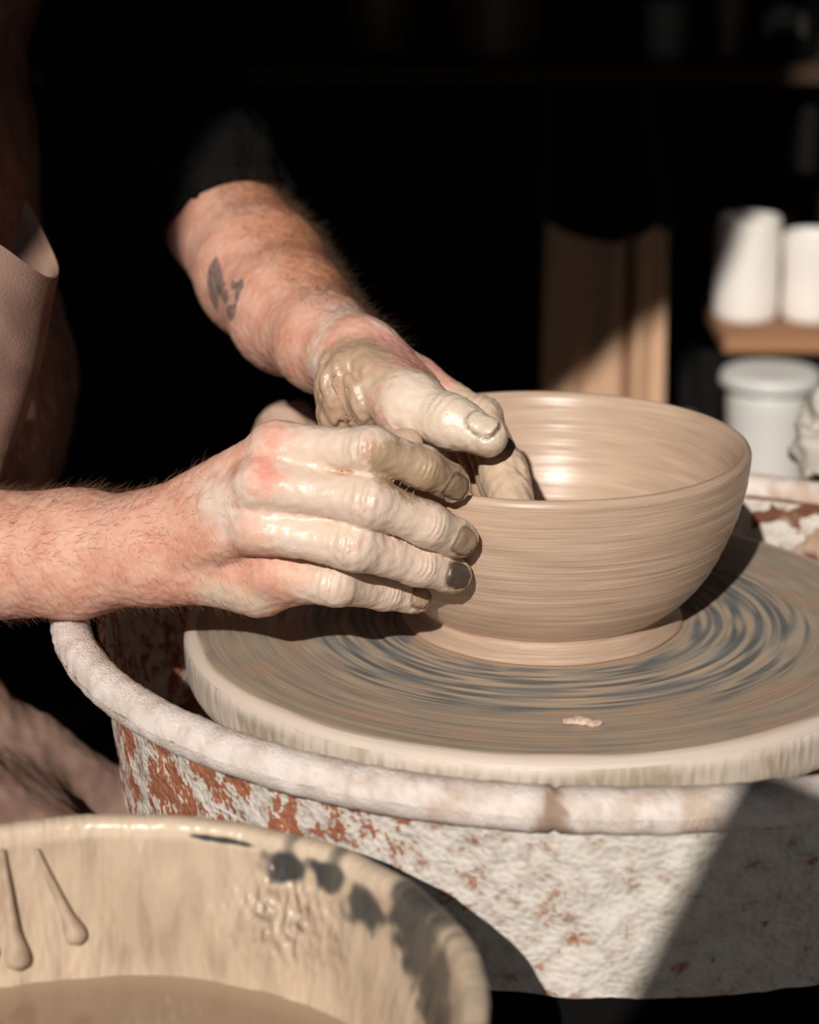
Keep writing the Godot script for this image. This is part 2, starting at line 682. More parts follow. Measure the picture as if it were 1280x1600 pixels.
func skin_relief(p: Vector3) -> float:
	var h := 0.00012 * n3(p, 900.0) + 0.0003 * n3(p, 160.0)
	for q in nails:
		var e := nail_edge(q, p)
		if e < 0.003:
			var past := clampf((p - q[0]).dot(q[1]) + q[8], 0.0, q[7] * 0.85)
			var drop: float = q[7] - sqrt(q[7] * q[7] - past * past)
			h += (0.0004 + drop * 0.8) * (1.0 - sstep(-0.0012, 0.0004, e)) - 0.0009 * exp(-e * e / 0.0000006)
	for q in creases:
		var d: Vector3 = p - q[0]
		if d.length_squared() > q[3] * q[3] * 6.0:
			continue
		var u: float = d.dot(q[1]) / q[3]
		var w: float = d.dot(q[5]) / q[3]
		var fall := exp(-u * u * 1.6 - w * w * 1.2) * sstep(-0.5, 0.2, d.dot(q[2]) / q[3])
		h += q[4] * fall * (0.0007 + 0.00045 * cos(u * 13.0 + 1.3 * n3(p, 240.0) + w * w))
	for q in lumpy:
		var d: Vector3 = p - q[0]
		var t: float = 1.0 - sstep(0.55, 1.0, d.length() / q[1])
		if t > 0.0:
			var s: Vector3 = p - q[4] * (p.dot(q[4]) * 0.8)
			h += q[2] * t * (0.4 + 0.9 * n3(s, q[3]) + 0.3 * n3(s, q[3] * 2.3))
	return h

func skin_paint(p: Vector3, n: Vector3) -> Color:
	var c := lin(214, 166, 146)
	var m := n3(p, 55.0)
	c = c.lerp(lin(202, 143, 122), clampf(0.35 + m * 0.9, 0.0, 0.8))
	c = c.lerp(lin(222, 172, 152), clampf(n3(p, 420.0) * 0.8, 0.0, 0.5))
	var wet := 0.0
	for q in blobs:
		var d: float = (p - q[0]).length() / q[1]
		if d > 1.6:
			continue
		d += 0.22 * n3(p, 110.0) + 0.16 * n3(p, 420.0)
		var t: float = (1.0 - sstep(1.0 - q[2], 1.0, d)) * q[5]
		c = c.lerp(q[3], t)
		if t > 0.45:
			wet = q[4]
		elif q[4] == 0.0 and t > 0.3:
			wet = 0.0
	for q in nails:
		var e := nail_edge(q, p)
		if e < 0.0018:
			c = c.lerp(q[6], 1.0 - sstep(-0.0004, 0.0002, e))
			c = c.lerp(lin(96, 76, 58), 0.75 * exp(-e * e / 0.0000004))
			wet = 1.0
	for q in prints:
		var d: Vector3 = p - q[0]
		if d.length_squared() < 0.003:
			var at := Vector2(d.dot(q[1]), d.dot(q[2]))
			for poly in q[3]:
				if Geometry2D.is_point_in_polygon(at, poly):
					c = c.lerp(lin(96, 92, 90), 0.75 + 0.2 * n3(p, 200.0))
	c.a = 0.0 if wet > 0.5 else 1.0
	return c

func blob(at: Vector3, radius: float, soft: float, color: Color, wet := 0.0, amount := 1.0) -> void:
	blobs.append([at, radius, soft, color, wet, amount])

func strip(a: Vector3, b: Vector3, radius: float, soft: float, color: Color, wet := 0.0, amount := 1.0, steps := 5) -> void:
	for i in steps:
		blob(a.lerp(b, i / (steps - 1.0)), radius, soft, color, wet, amount)

const EYE := Vector3(-0.071, 0.4246, 1.153)

func facing(at: Vector3, lift := 0.0) -> Vector3:
	return ((EYE - at).normalized() + Vector3(0, lift, 0)).normalized()

# the point of a joint's skin that faces out
func skin_at(called: String, t := 0.0, other := "", lift := 0.0) -> Vector3:
	var p := J(called)
	var r := R(called)
	if other:
		p = p.lerp(J(other), t)
		r = lerpf(r, R(other), t)
	return p + facing(p, lift) * r

func right_arm() -> Field:
	var f := Field.new()
	f.chain(0.010, 0.01)
	f.bone(Vector3(-0.47, 0.33, -0.04), J("r_elbow"), 0.052, 0.045)
	f.bone(J("r_elbow"), J("r_fore"), 0.045, R("r_fore"))
	f.bone(J("r_fore"), J("r_fore2"), R("r_fore"), R("r_fore2"))
	f.bone(J("r_fore2"), J("r_wrist"), R("r_fore2"), R("r_wrist") - 0.002)
	f.chain(0.010, 0.014)
	f.trunks = 2
	var w := J("r_wrist")
	f.bone(w + Vector3(0, 0.012, 0), J("r_mc_i"), 0.0145, R("r_mc_i") - 0.0008)
	f.bone(w + Vector3(0, 0.005, 0.006), J("r_mc_m"), 0.014, R("r_mc_m") - 0.001)
	f.bone(w + Vector3(0, -0.005, 0.006), J("r_mc_r"), 0.014, R("r_mc_r") - 0.0014)
	f.bone(w + Vector3(0, -0.011, 0), J("r_mc_l"), 0.014, R("r_mc_l") - 0.001)
	f.bone(J("r_hyp1"), J("r_hyp2"), R("r_hyp1") - 0.002, R("r_hyp2") - 0.002)
	f.bone(J("r_hyp0"), J("r_hyp1"), R("r_hyp0") - 0.002, R("r_hyp1") - 0.002)
	f.bone(J("r_palm0"), J("r_palm1"), R("r_palm0") - 0.004, R("r_palm1") - 0.002)
	for q in ["i", "m", "r", "l"]:
		f.bone(J("r_mc_" + q), J("r_mc_" + q).lerp(J("r_%s_pip" % q), 0.36 if q != "l" else 0.2), R("r_mc_" + q) - 0.0022, R("r_mc_" + q) - 0.0032)
	for q in ["i", "m", "r", "l"]:
		f.chain(0.005, 0.007)
		f.bone(J("r_mc_" + q), J("r_%s_pip" % q), R("r_mc_" + q) - 0.0014, R("r_%s_pip" % q) - 0.0004)
		f.bone(J("r_%s_pip" % q), J("r_%s_dip" % q), R("r_%s_pip" % q) - 0.0005, R("r_%s_dip" % q) - 0.0004)
		f.bone(J("r_%s_dip" % q), J("r_%s_tip" % q), R("r_%s_dip" % q) - 0.0005, R("r_%s_tip" % q))
	f.chain(0.006, 0.012)
	f.bone(J("r_t_cmc"), J("r_t_mcp"), R("r_t_cmc"), R("r_t_mcp"))
	f.bone(J("r_t_mcp"), J("r_t_ip"), R("r_t_mcp"), R("r_t_ip"))
	f.bone(J("r_t_ip"), J("r_t_tip"), R("r_t_ip"), R("r_t_tip"))
	f.fine = skin_relief
	return f

func dress_right() -> void:
	nails.clear()
	creases.clear()
	blobs.clear()
	lumpy.clear()
	prints.clear()
	var brown := lin(138, 114, 92)
	nail("r_i_tip", "r_i_dip", facing(J("r_i_tip")) + Vector3(0.1, -0.15, 0), 0.0028, 0.0064, 0.0064, brown)
	nail("r_m_tip", "r_m_dip", facing(J("r_m_tip")) + Vector3(0.0, 0.0, 0), 0.0026, 0.0066, 0.0066, lin(150, 126, 104))
	nail("r_r_tip", "r_r_dip", facing(J("r_r_tip")) + Vector3(0.0, 0.05, 0), 0.0026, 0.0066, 0.0062, lin(76, 66, 56))
	nail("r_l_tip", "r_l_dip", facing(J("r_l_tip")) + Vector3(0.0, 0.1, 0), 0.0022, 0.0056, 0.0054, lin(172, 144, 122))
	for q in ["i", "m", "r", "l"]:
		crease("r_%s_pip" % q, "r_mc_" + q, facing(J("r_%s_pip" % q)), 0.0095 if q != "l" else 0.008, 1.3)
		crease("r_%s_dip" % q, "r_%s_pip" % q, facing(J("r_%s_dip" % q)), 0.0055, 0.75)
	var pale := lin(222, 198, 180)
	var white := lin(222, 200, 186)
	# dried film over the back of the hand, wet slip over the fingers
	strip(skin_at("r_wrist", 0.55, "r_mc_i"), skin_at("r_mc_r") + Vector3(-0.015, 0.004, 0), 0.020, 1.0, white, 0.0, 0.42, 7)
	strip(skin_at("r_mc_i"), skin_at("r_i_pip"), 0.022, 0.5, pale, 1.0, 1.0, 5)
	strip(skin_at("r_mc_m"), skin_at("r_m_pip"), 0.021, 0.5, pale, 1.0, 1.0, 5)
	strip(skin_at("r_mc_r", 0.15, "r_r_pip"), skin_at("r_r_pip"), 0.019, 0.5, pale, 1.0, 1.0, 5)
	strip(skin_at("r_mc_l", 0.55, "r_l_pip"), skin_at("r_l_pip"), 0.016, 0.5, pale, 1.0, 1.0, 4)
	for q in ["i", "m", "r", "l"]:
		strip(skin_at("r_%s_pip" % q), skin_at("r_%s_tip" % q), 0.026, 0.35, pale, 1.0, 1.0, 7)
	strip(skin_at("r_hyp0", 0.4, "r_hyp1", -0.6), skin_at("r_hyp1", 0.0, "", -0.6), 0.014, 0.8, lin(206, 186, 164), 0.0, 0.7, 4)
	strip(J("r_t_ip"), J("r_t_tip"), 0.026, 0.3, lin(196, 168, 144), 1.0, 1.0, 5)
	# reddened knuckles
	blob(skin_at("r_mc_i") + Vector3(-0.002, 0.006, 0), 0.015, 1.0, lin(222, 146, 128), 0.0, 0.85)
	blob(skin_at("r_mc_i") + Vector3(-0.006, -0.008, 0), 0.012, 0.8, lin(222, 150, 132), 0.0, 0.8)
	blob(skin_at("r_mc_m") + Vector3(0.002, 0.002, 0), 0.0135, 1.0, lin(222, 146, 128), 0.0, 0.95)
	blob(skin_at("r_mc_r") + Vector3(-0.002, 0.002, 0), 0.011, 0.9, lin(222, 168, 150), 0.0, 0.7)
	strip(skin_at("r_mc_r", 0.2, "r_mc_l"), skin_at("r_mc_l", 0.4, "r_l_pip"), 0.012, 0.9, lin(214, 164, 142), 0.0, 0.7, 4)
	blob(skin_at("r_i_pip"), 0.0085, 0.6, lin(196, 150, 126), 1.0, 0.8)
	for q in ["m", "r"]:
		blob(skin_at("r_%s_pip" % q), 0.006, 0.9, lin(224, 188, 172), 1.0, 0.7)
	# browner wet slip on the forefinger and at the finger ends
	strip(skin_at("r_i_pip", 0.45, "r_i_dip", -0.3), skin_at("r_i_tip"), 0.015, 0.35, lin(174, 147, 121), 1.0, 0.95, 6)
	for q in ["m", "r", "l"]:
		blob(J("r_%s_tip" % q) + Vector3(0.006, -0.003, 0.004), 0.0125 if q != "l" else 0.009, 0.35, lin(168, 142, 116), 1.0, 0.9)
	for q in ["i", "m", "r", "l"]:
		lumpy.append([J("r_%s_tip" % q), 0.014, 0.0008, 130.0, Vector3(0, 0, 1)])

func left_arm() -> Field:
	var f := Field.new()
	f.chain(0.010, 0.01)
	f.bone(Vector3(-0.30, 0.34, -0.42), J("l_a"), 0.05, R("l_a") - 0.001)
	f.bone(J("l_a"), J("l_b"), R("l_a") - 0.001, R("l_b") - 0.003)
	f.bone(J("l_b"), J("l_c"), R("l_b") - 0.003, R("l_c") - 0.003)
	f.bone(J("l_c"), J("l_d"), R("l_c") - 0.003, R("l_d") - 0.002)
	f.bone(J("l_d"), J("l_w"), R("l_d") - 0.002, R("l_w") - 0.002)
	f.chain(0.010, 0.014)
	f.trunks = 2
	var w := J("l_w")
	f.bone(w + Vector3(0.004, 0.006, 0), J("l_i_mc"), 0.014, R("l_i_mc") - 0.001)
	f.bone(w + Vector3(0.004, 0.002, -0.006), J("l_m_mc"), 0.013, R("l_m_mc") - 0.001)
	f.bone(w + Vector3(0.002, -0.002, -0.010), J("l_r_mc"), 0.013, R("l_r_mc") - 0.001)
	f.bone(w + Vector3(0, -0.004, -0.014), J("l_l_mc"), 0.012, R("l_l_mc") - 0.001)
	f.bone(w + Vector3(0.002, -0.004, 0.004), J("l_t_cmc"), 0.014, R("l_t_cmc") - 0.001)
	f.bone(J("l_th0"), J("l_th1"), R("l_th0") - 0.003, R("l_th1") - 0.003)
	f.bone(J("l_w") + Vector3(0.012, 0.004, 0.004), J("l_web"), 0.014, R("l_web"))
	f.bone(J("l_t_cmc"), J("l_t_mcp"), R("l_t_cmc") - 0.002, R("l_t_mcp") - 0.002)
	f.chain(0.006, 0.010)
	f.bone(J("l_t_cmc"), J("l_t_mcp"), R("l_t_cmc") - 0.001, R("l_t_mcp") - 0.001)
	f.bone(J("l_t_mcp"), J("l_t_ip"), R("l_t_mcp") - 0.001, R("l_t_ip") - 0.0005)
	f.bone(J("l_t_ip"), J("l_t_tip"), R("l_t_ip") - 0.0006, R("l_t_tip"))
	for q in ["i", "m", "r", "l"]:
		f.chain(0.005, 0.008)
		f.bone(J("l_%s_mc" % q), J("l_%s_pip" % q), R("l_%s_mc" % q) - 0.001, R("l_%s_pip" % q) - 0.0005)
		f.bone(J("l_%s_pip" % q), J("l_%s_dip" % q), R("l_%s_pip" % q) - 0.0005, R("l_%s_dip" % q) - 0.0005)
		f.bone(J("l_%s_dip" % q), J("l_%s_tip" % q), R("l_%s_dip" % q) - 0.0005, R("l_%s_tip" % q))
	f.fine = skin_relief
	return f

func dress_left() -> void:
	nails.clear()
	creases.clear()
	blobs.clear()
	lumpy.clear()
	prints.clear()
	nail("l_t_tip", "l_t_ip", facing(J("l_t_tip")) + Vector3(-0.1, 1.3, 0), 0.002, 0.0078, 0.0066, lin(214, 196, 176))
	crease("l_t_ip", "l_t_mcp", facing(J("l_t_ip")) + Vector3(0, 0.8, 0), 0.010, 1.0)
	crease("l_i_pip", "l_i_mc", Vector3(0.5, 0.8, 0.4), 0.010, 1.2)
	crease("l_i_dip", "l_i_pip", facing(J("l_i_dip")), 0.008, 0.9)
	var pale := lin(222, 202, 183)
	var clay := lin(184, 154, 130)
	# sunburnt upper forearm, pink back of the hand
	strip(J("l_a") + Vector3(0.03, 0.02, 0.03), J("l_c") + Vector3(0.03, 0.025, 0.02), 0.045, 0.9, lin(206, 136, 100), 0.0, 0.75, 5)
	strip(J("l_w") + Vector3(0.02, 0.014, 0.01), J("l_i_pip") + Vector3(0, 0.008, 0.004), 0.024, 0.7, lin(220, 160, 146), 0.0, 0.9, 6)
	blob(J("l_i_mc").lerp(J("l_t_cmc"), 0.35) + facing(J("l_i_mc"), 0.6) * 0.012, 0.010, 0.9, lin(208, 126, 112), 0.0, 0.8)
	# chalky film round the wrist
	strip(J("l_d") + facing(J("l_d")) * 0.022 + Vector3(0.012, 0.012, 0), J("l_w") + Vector3(-0.016, -0.006, 0.018), 0.016, 0.8, lin(226, 206, 190), 0.0, 0.85, 5)
	strip(J("l_w") + Vector3(0.014, 0.02, 0.006), J("l_i_mc") + Vector3(0, 0.011, 0), 0.008, 0.9, lin(222, 200, 182), 0.0, 0.7, 4)
	# wet slip on the thumb and the forefinger, a thick clot of clay at the thumb's root
	strip(skin_at("l_t_mcp", 0.0, "", 0.3), skin_at("l_t_tip"), 0.022, 0.35, pale, 1.0, 1.0, 6)
	strip(J("l_t_mcp") + Vector3(0, -0.012, 0.004), J("l_t_tip") + Vector3(0, -0.006, 0.004), 0.014, 0.5, lin(196, 172, 146), 1.0, 0.7, 5)
	strip(J("l_i_pip").lerp(J("l_i_dip"), 0.15), J("l_i_tip") + Vector3(0, -0.02, 0), 0.036, 0.25, lin(208, 182, 158), 1.0, 1.0, 8)
	for q in ["m", "r", "l"]:
		strip(J("l_%s_pip" % q), J("l_%s_tip" % q), 0.024, 0.3, clay, 1.0, 1.0, 6)
	blob(J("l_t_cmc").lerp(J("l_th0"), 0.5) + facing(J("l_th0")) * 0.014 + Vector3(-0.002, 0.002, 0), 0.026, 0.15, clay, 1.0)
	blob(J("l_th1") + facing(J("l_th1")) * 0.010, 0.030, 0.2, clay, 1.0)
	blob(J("l_t_cmc").lerp(J("l_t_mcp"), 0.35) + facing(J("l_t_cmc"), -0.5) * 0.014, 0.017, 0.3, clay, 1.0)
	blob(J("l_t_cmc").lerp(J("l_t_mcp"), 0.45) + facing(J("l_t_cmc")) * 0.015, 0.017, 0.7, lin(204, 178, 154), 1.0, 0.9)
	var down := Vector3(0.35, -0.9, 0.1).normalized()
	lumpy.append([J("l_th0") + facing(J("l_th0")) * 0.012, 0.030, 0.0040, 62.0, down])
	lumpy.append([J("l_th1") + facing(J("l_th1")) * 0.010, 0.030, 0.0042, 75.0, down])
	lumpy.append([J("l_t_mcp") + Vector3(0, -0.012, 0.006), 0.020, 0.0014, 120.0, down])
	lumpy.append([J("l_i_dip") + Vector3(0.006, -0.01, 0.006), 0.024, 0.0016, 90.0, down])
	lumpy.append([J("l_i_pip"), 0.014, 0.0014, 120.0, down])
	# tattoo: a feather and a curl of ink
	prints.append([Vector3(-0.1753, 0.1427, -0.1500), Vector3(1.0000, 0.0000, 0.0000), Vector3(0.0000, 0.9530, -0.3029), [PackedVector2Array([Vector2(-0.0063, 0.0206), Vector2(-0.0033, 0.0147), Vector2(-0.0015, 0.0081), Vector2(0.0007, 0.0022), Vector2(-0.0018, -0.0022), Vector2(-0.0041, -0.0037), Vector2(-0.0044, -0.0074), Vector2(-0.0055, -0.0118), Vector2(-0.0077, -0.0088), Vector2(-0.0107, -0.0029), Vector2(-0.0122, 0.0052), Vector2(-0.0114, 0.0125)]), PackedVector2Array([Vector2(-0.0052, 0.0037), Vector2(-0.0011, 0.0007), Vector2(0.0026, -0.0022), Vector2(0.0037, -0.0066), Vector2(0.0015, -0.0111), Vector2(-0.0011, -0.0066), Vector2(-0.0041, -0.0022)]), PackedVector2Array([Vector2(0.0048, -0.0015), Vector2(0.0052, 0.0037), Vector2(0.0085, 0.0015), Vector2(0.0118, 0.0041), Vector2(0.0129, -0.0015), Vector2(0.0144, -0.0059), Vector2(0.0129, -0.0125), Vector2(0.0111, -0.0166), Vector2(0.0074, -0.0177), Vector2(0.0048, -0.0203), Vector2(0.0022, -0.0173), Vector2(0.0011, -0.0122), Vector2(0.0041, -0.0103), Vector2(0.0063, -0.0118), Vector2(0.0077, -0.0096), Vector2(0.0070, -0.0059), Vector2(0.0077, -0.0029)])]])

func hairs(mesh: ArrayMesh, skin: Array, pick: Callable, lean: Vector3, count: int, length: float, color: Color) -> void:
	var v: PackedVector3Array = skin[0]
	var n: PackedVector3Array = skin[1]
	var spots := []
	for i in v.size():
		if pick.call(v[i], n[i]):
			spots.append(i)
	var hv := PackedVector3Array()
	var hn := PackedVector3Array()
	var hc := PackedColorArray()
	var hi := PackedInt32Array()
	for h in mini(count, spots.size() * 3):
		var i: int = spots[rng.randi() % spots.size()]
		var p := v[i] + Vector3(rng.randf() - 0.5, rng.randf() - 0.5, rng.randf() - 0.5) * 0.001
		var d := (n[i] * rng.randf_range(0.25, 0.8) + lean * rng.randf_range(0.5, 1.1) + Vector3(rng.randf() - 0.5, rng.randf() - 0.5, rng.randf() - 0.5) * 0.7).normalized()
		var bend := (lean - n[i] * 0.4 + Vector3(rng.randf() - 0.5, rng.randf() - 0.5, rng.randf() - 0.5)).normalized()
		var l := length * rng.randf_range(0.4, 1.0)
		var a := d.cross(n[i] + Vector3(0.01, 0.02, 0)).normalized()
		var b := d.cross(a)
		var s := hv.size()
		for k in 3:
			var t := k / 2.0
			var c := p - n[i] * 0.0004 + d * l * t + bend * l * 0.35 * t * t
			var r := lerpf(0.00006, 0.00002, t)
			for e in 3:
				var dir := a * cos(e * TAU / 3.0) + b * sin(e * TAU / 3.0)
				hv.append(c + dir * r)
				hn.append(dir)
				hc.append(color)
		for k in 2:
			for e in 3:
				var q := s + k * 3 + e
				var q2 := s + k * 3 + (e + 1) % 3
				hi.append_array([q, q2, q + 3, q2, q2 + 3, q + 3])
	commit(hv, hn, PackedVector2Array(), hc, hi, mesh)

# ---------------------------------------------------------------- the potter
func torso_field(grow: float) -> Field:
	var f := Field.new()
	f.chain(0.06, 0.03)
	f.bone(Vector3(-0.53, -0.11, -0.28), Vector3(-0.53, -0.11, -0.10), 0.105, 0.105)
	f.bone(Vector3(-0.41, 0.06, -0.26), Vector3(-0.41, 0.06, -0.12), 0.112, 0.112)
	f.bone(Vector3(-0.425, 0.21, -0.28), Vector3(-0.43, 0.21, -0.12), 0.105, 0.105)
	f.bone(Vector3(-0.34, 0.345, -0.37), Vector3(-0.45, 0.345, -0.06), 0.055, 0.055)
	f.grow = grow
	return f

func person() -> void:
	var t := thing("person", "person in black t-shirt and brown apron shaping the bowl with clay-covered hands", "person", Vector3(-0.53, -0.72, -0.19))
	var home := -t.position
	var skins := [M.skin, M.wet_slip]
	var body := ArrayMesh.new()
	dress_right()
	var right := flesh(right_arm(), 0.0019, 1, skin_paint, body, skins)
	dress_left()
	var left := flesh(left_arm(), 0.0019, 1, skin_paint, body, skins)
	for q in [nails, creases, blobs, lumpy, prints]:
		q.clear()
	# trunk, neck and head, leaning over the wheel
	var f := torso_field(-0.006)
	f.chain(0.02, 0.03)
	f.bone(Vector3(-0.40, 0.34, -0.20), Vector3(-0.33, 0.50, -0.19), 0.058, 0.052)
	var look := Vector3(0.78, -0.58, 0.22).normalized()
	var side := look.cross(Vector3.UP).normalized()
	var crown := side.cross(look)
	var head := Vector3(-0.29, 0.585, -0.18)
	f.bone(head - look * 0.02 + crown * 0.02, head + look * 0.018 + crown * 0.03, 0.082, 0.078)
	f.bone(head + look * 0.03 - crown * 0.02, head + look * 0.055 - crown * 0.085, 0.062, 0.034)
	f.chain(0.006, 0.012)
	f.bone(head + look * 0.092 + crown * 0.008, head + look * 0.113 - crown * 0.028, 0.009, 0.013)
	for s in [-1.0, 1.0]:
		f.chain(0.006, 0.008)
		f.bone(head + side * s * 0.082 + crown * 0.014, head + side * s * 0.079 - crown * 0.022 + look * 0.006, 0.012, 0.008)
		f.chain(0.006, 0.010)
		f.bone(head + look * 0.088 + side * s * 0.014 + crown * 0.027, head + look * 0.076 + side * s * 0.044 + crown * 0.026, 0.010, 0.009)
	f.chain(0.005, 0.006)
	f.bone(head + look * 0.091 - crown * 0.058 - side * 0.018, head + look * 0.091 - crown * 0.058 + side * 0.018, 0.0085, 0.0085)
	flesh(f, 0.008, 1, func(_p: Vector3, _n: Vector3) -> Color: return lin(208, 152, 128), body, [M.skin])
	put("body", body, null, t).position = home
	for s in [-1.0, 1.0]:
		var e := SphereMesh.new()
		e.radius = 0.0115
		e.height = 0.023
		var eye := put("eye", e, M.eye_white, t)
		eye.position = home + head + look * 0.0835 + side * s * 0.031 + crown * 0.010
		var ir := SphereMesh.new()
		ir.radius = 0.0062
		ir.height = 0.0124
		put("iris", ir, M.iris, eye).position = look * 0.0068
	var hair := Field.new()
	hair.chain(0.02, 0.02)
	hair.bone(head - look * 0.03 + crown * 0.03, head + look * 0.012 + crown * 0.042, 0.086, 0.080)
	hair.bone(head - look * 0.05 - crown * 0.02, head - look * 0.045 - crown * 0.05, 0.062, 0.045)
	hair.cut = [[head + look * 0.03 + crown * 0.055, (look - crown * 0.55).normalized()]]
	hair.fine = func(p: Vector3) -> float: return 0.003 * n3(p, 130.0)
	var hm := ArrayMesh.new()
	flesh(hair, 0.007, 1, null, hm, [M.hair])
	put("hair", hm, null, t).position = home
	# arm hair: standing off the far forearm's upper edge, finer on the near one
	var fuzz := ArrayMesh.new()
	var up := Vector3(0.74, 0.67, -0.1)
	hairs(fuzz, left, func(p: Vector3, n: Vector3) -> bool: return p.z > -0.25 and p.z < -0.035 and p.y > 0.10 and n.dot(up) > 0.25, (J("l_w") - J("l_a")).normalized() * 0.5, 5200, 0.013, lin(92, 70, 50))
	hairs(fuzz, right, func(p: Vector3, n: Vector3) -> bool: return p.x > -0.36 and p.x < -0.17 and n.y > 0.15, Vector3(0.75, 0.1, 0), 2600, 0.009, lin(120, 84, 60))
	hairs(fuzz, right, func(p: Vector3, n: Vector3) -> bool: return p.x > -0.32 and p.x < -0.15 and n.z > 0.2, Vector3(0.6, -0.5, 0), 1300, 0.006, lin(134, 92, 70))
	var fz := put("arm_hair", fuzz, M.body_hair, t)
	fz.position = home
	fz.set_meta("kind", "stuff")
	# t-shirt: trunk and two sleeves with open hems
	var shirt := ArrayMesh.new()
	var sf := torso_field(0.006)
	sf.cut = [[Vector3(-0.4, -0.10, 0), Vector3(-0.2, -1, 0).normalized()], [Vector3(-0.37, 0.41, -0.2), Vector3(0.3, 1, 0).normalized()]]
	sf.fine = func(p: Vector3) -> float: return 0.004 * n3(p * Vector3(1, 0.5, 1), 22.0)
	flesh(sf, 0.009, 1, null, shirt, [M.shirt])
	for s in [[Vector3(-0.30, 0.34, -0.42), J("l_a"), R("l_a") + 0.010, 1.02], [Vector3(-0.47, 0.33, -0.04), J("r_elbow"), 0.058, 0.62]]:
		var a: Vector3 = s[0]
		var b: Vector3 = s[1]
		var ax := (b - a).normalized()
		var hem: Vector3 = a.lerp(b, s[3])
		var slv := Field.new()
		slv.chain(0.03, 0.01)
		slv.bone(a + Vector3(-0.03, 0.0, 0.02), a, 0.07, 0.066)
		slv.bone(a, hem + ax * 0.03, 0.066, s[2])
		slv.cut = [[hem, ax]]
		var hole := Field.new()
		hole.chain(0.01, 0.01)
		hole.bone(a.lerp(b, s[3] - 0.15), hem + ax * 0.05, s[2] - 0.0035, s[2] - 0.0035)
		slv.carve = hole
		slv.fine = func(p: Vector3) -> float: return 0.0035 * n3(p - ax * p.dot(ax) * 0.2, 34.0) - 0.0012 * exp(-pow(((p - hem).dot(ax) + 0.016) / 0.0012, 2.0))
		flesh(slv, 0.005, 1, null, shirt, [M.shirt])
	put("t_shirt", shirt, null, t).position = home
	# apron: bib over the belly, gaping pocket, skirt over the lap
	var apron_paint := func(p: Vector3, _n: Vector3) -> Color:
		var c := lin(150, 121, 108).lerp(lin(130, 103, 92), clampf(0.5 + n3(p, 45.0), 0.0, 1.0))
		var spot := n3(p, 120.0) + 0.6 * n3(p, 260.0) - 0.62 - sstep(0.08, 0.15, p.y) * 0.5 - (1.0 - sstep(-0.02, 0.03, p.y)) * 0.5
		return c.lerp(lin(186, 164, 144), sstep(0.0, 0.15, spot) * 0.8)
	var apron := Node3D.new()
	apron.name = "apron"
	t.add_child(apron)
	apron.position = home
	tag(apron, "brown suede apron spattered with clay")
	var bib := torso_field(0.016)
	bib.carve = torso_field(0.009)
	bib.cut = [[Vector3(-0.43, 0, 0), Vector3(-1, 0, 0)], [Vector3(0, 0.35, 0), Vector3.UP], [Vector3(0, -0.14, 0), Vector3.DOWN]]
	bib.fine = func(p: Vector3) -> float: return 0.002 * n3(p, 30.0)
	var bm := ArrayMesh.new()
	flesh(bib, 0.0045, 0, apron_paint, bm, [M.apron])
	put("bib", bm, null, apron)
	var lip := Curve3D.new()
	for q in [Vector3(-0.2944, 0.2188, 0.0300), Vector3(-0.2730, 0.2061, 0.0300), Vector3(-0.2607, 0.1939, 0.0220), Vector3(-0.2536, 0.1851, 0.0080), Vector3(-0.2515, 0.1834, -0.0080), Vector3(-0.2540, 0.1897, -0.0200), Vector3(-0.2620, 0.2059, -0.0260), Vector3(-0.2693, 0.2192, -0.0300)]:
		lip.add_point(q)
	for i in range(1, lip.point_count - 1):
		var tg := (lip.get_point_position(i + 1) - lip.get_point_position(i - 1)) * 0.17
		lip.set_point_in(i, -tg)
		lip.set_point_out(i, tg)
	lip.bake_interval = 0.003
	var ll := lip.get_baked_length()
	put("pocket", sheet(func(u: float, v: float) -> Vector3:
		var p := lip.sample_baked(u * ll)
		return p + Vector3(-0.046 * v - 0.004 * sin(v * 9.0 + u * 4.0) * v, -0.17 * v, -0.016 * v * v), 60, 30, 0.0024, apron_paint), M.apron, apron)
	var skirt := Field.new()
	skirt.chain(0.02, 0.02)
	skirt.bone(Vector3(-0.50, -0.12, -0.06), Vector3(-0.32, -0.16, -0.03), 0.10, 0.07)
	skirt.bone(Vector3(-0.50, -0.07, -0.09), Vector3(-0.3368, -0.0835, -0.0800), 0.04, 0.026)
	skirt.bone(Vector3(-0.3368, -0.0835, -0.0800), Vector3(-0.2472, -0.1522, -0.0800), 0.026, 0.026)
	skirt.bone(Vector3(-0.46, -0.08, 0.03), Vector3(-0.3266, -0.1091, 0.0000), 0.04, 0.026)
	skirt.bone(Vector3(-0.3266, -0.1091, 0.0000), Vector3(-0.2602, -0.1516, 0.0000), 0.026, 0.028)
	skirt.fine = func(p: Vector3) -> float: return 0.0025 * n3(p, 22.0) + 0.0008 * n3(p, 90.0)
	var km := ArrayMesh.new()
	flesh(skirt, 0.007, 1, apron_paint, km, [M.apron])
	put("skirt", km, null, apron)
	# trousers and shoes
	var legs := Field.new()
	legs.chain(0.04, 0.02)
	legs.bone(Vector3(-0.54, -0.13, -0.28), Vector3(-0.54, -0.13, -0.09), 0.10, 0.10)
	legs.bone(Vector3(-0.53, -0.15, -0.27), Vector3(-0.19, -0.17, -0.52), 0.09, 0.06)
	legs.bone(Vector3(-0.19, -0.17, -0.52), Vector3(-0.26, -0.60, -0.48), 0.06, 0.05)
	legs.bone(Vector3(-0.53, -0.15, -0.08), Vector3(-0.335, -0.20, 0.0), 0.085, 0.062)
	legs.bone(Vector3(-0.335, -0.20, 0.0), Vector3(-0.36, -0.60, 0.0), 0.06, 0.05)
	legs.fine = func(p: Vector3) -> float: return 0.004 * n3(p, 28.0)
	var lm := ArrayMesh.new()
	flesh(legs, 0.010, 1, null, lm, [M.trousers])
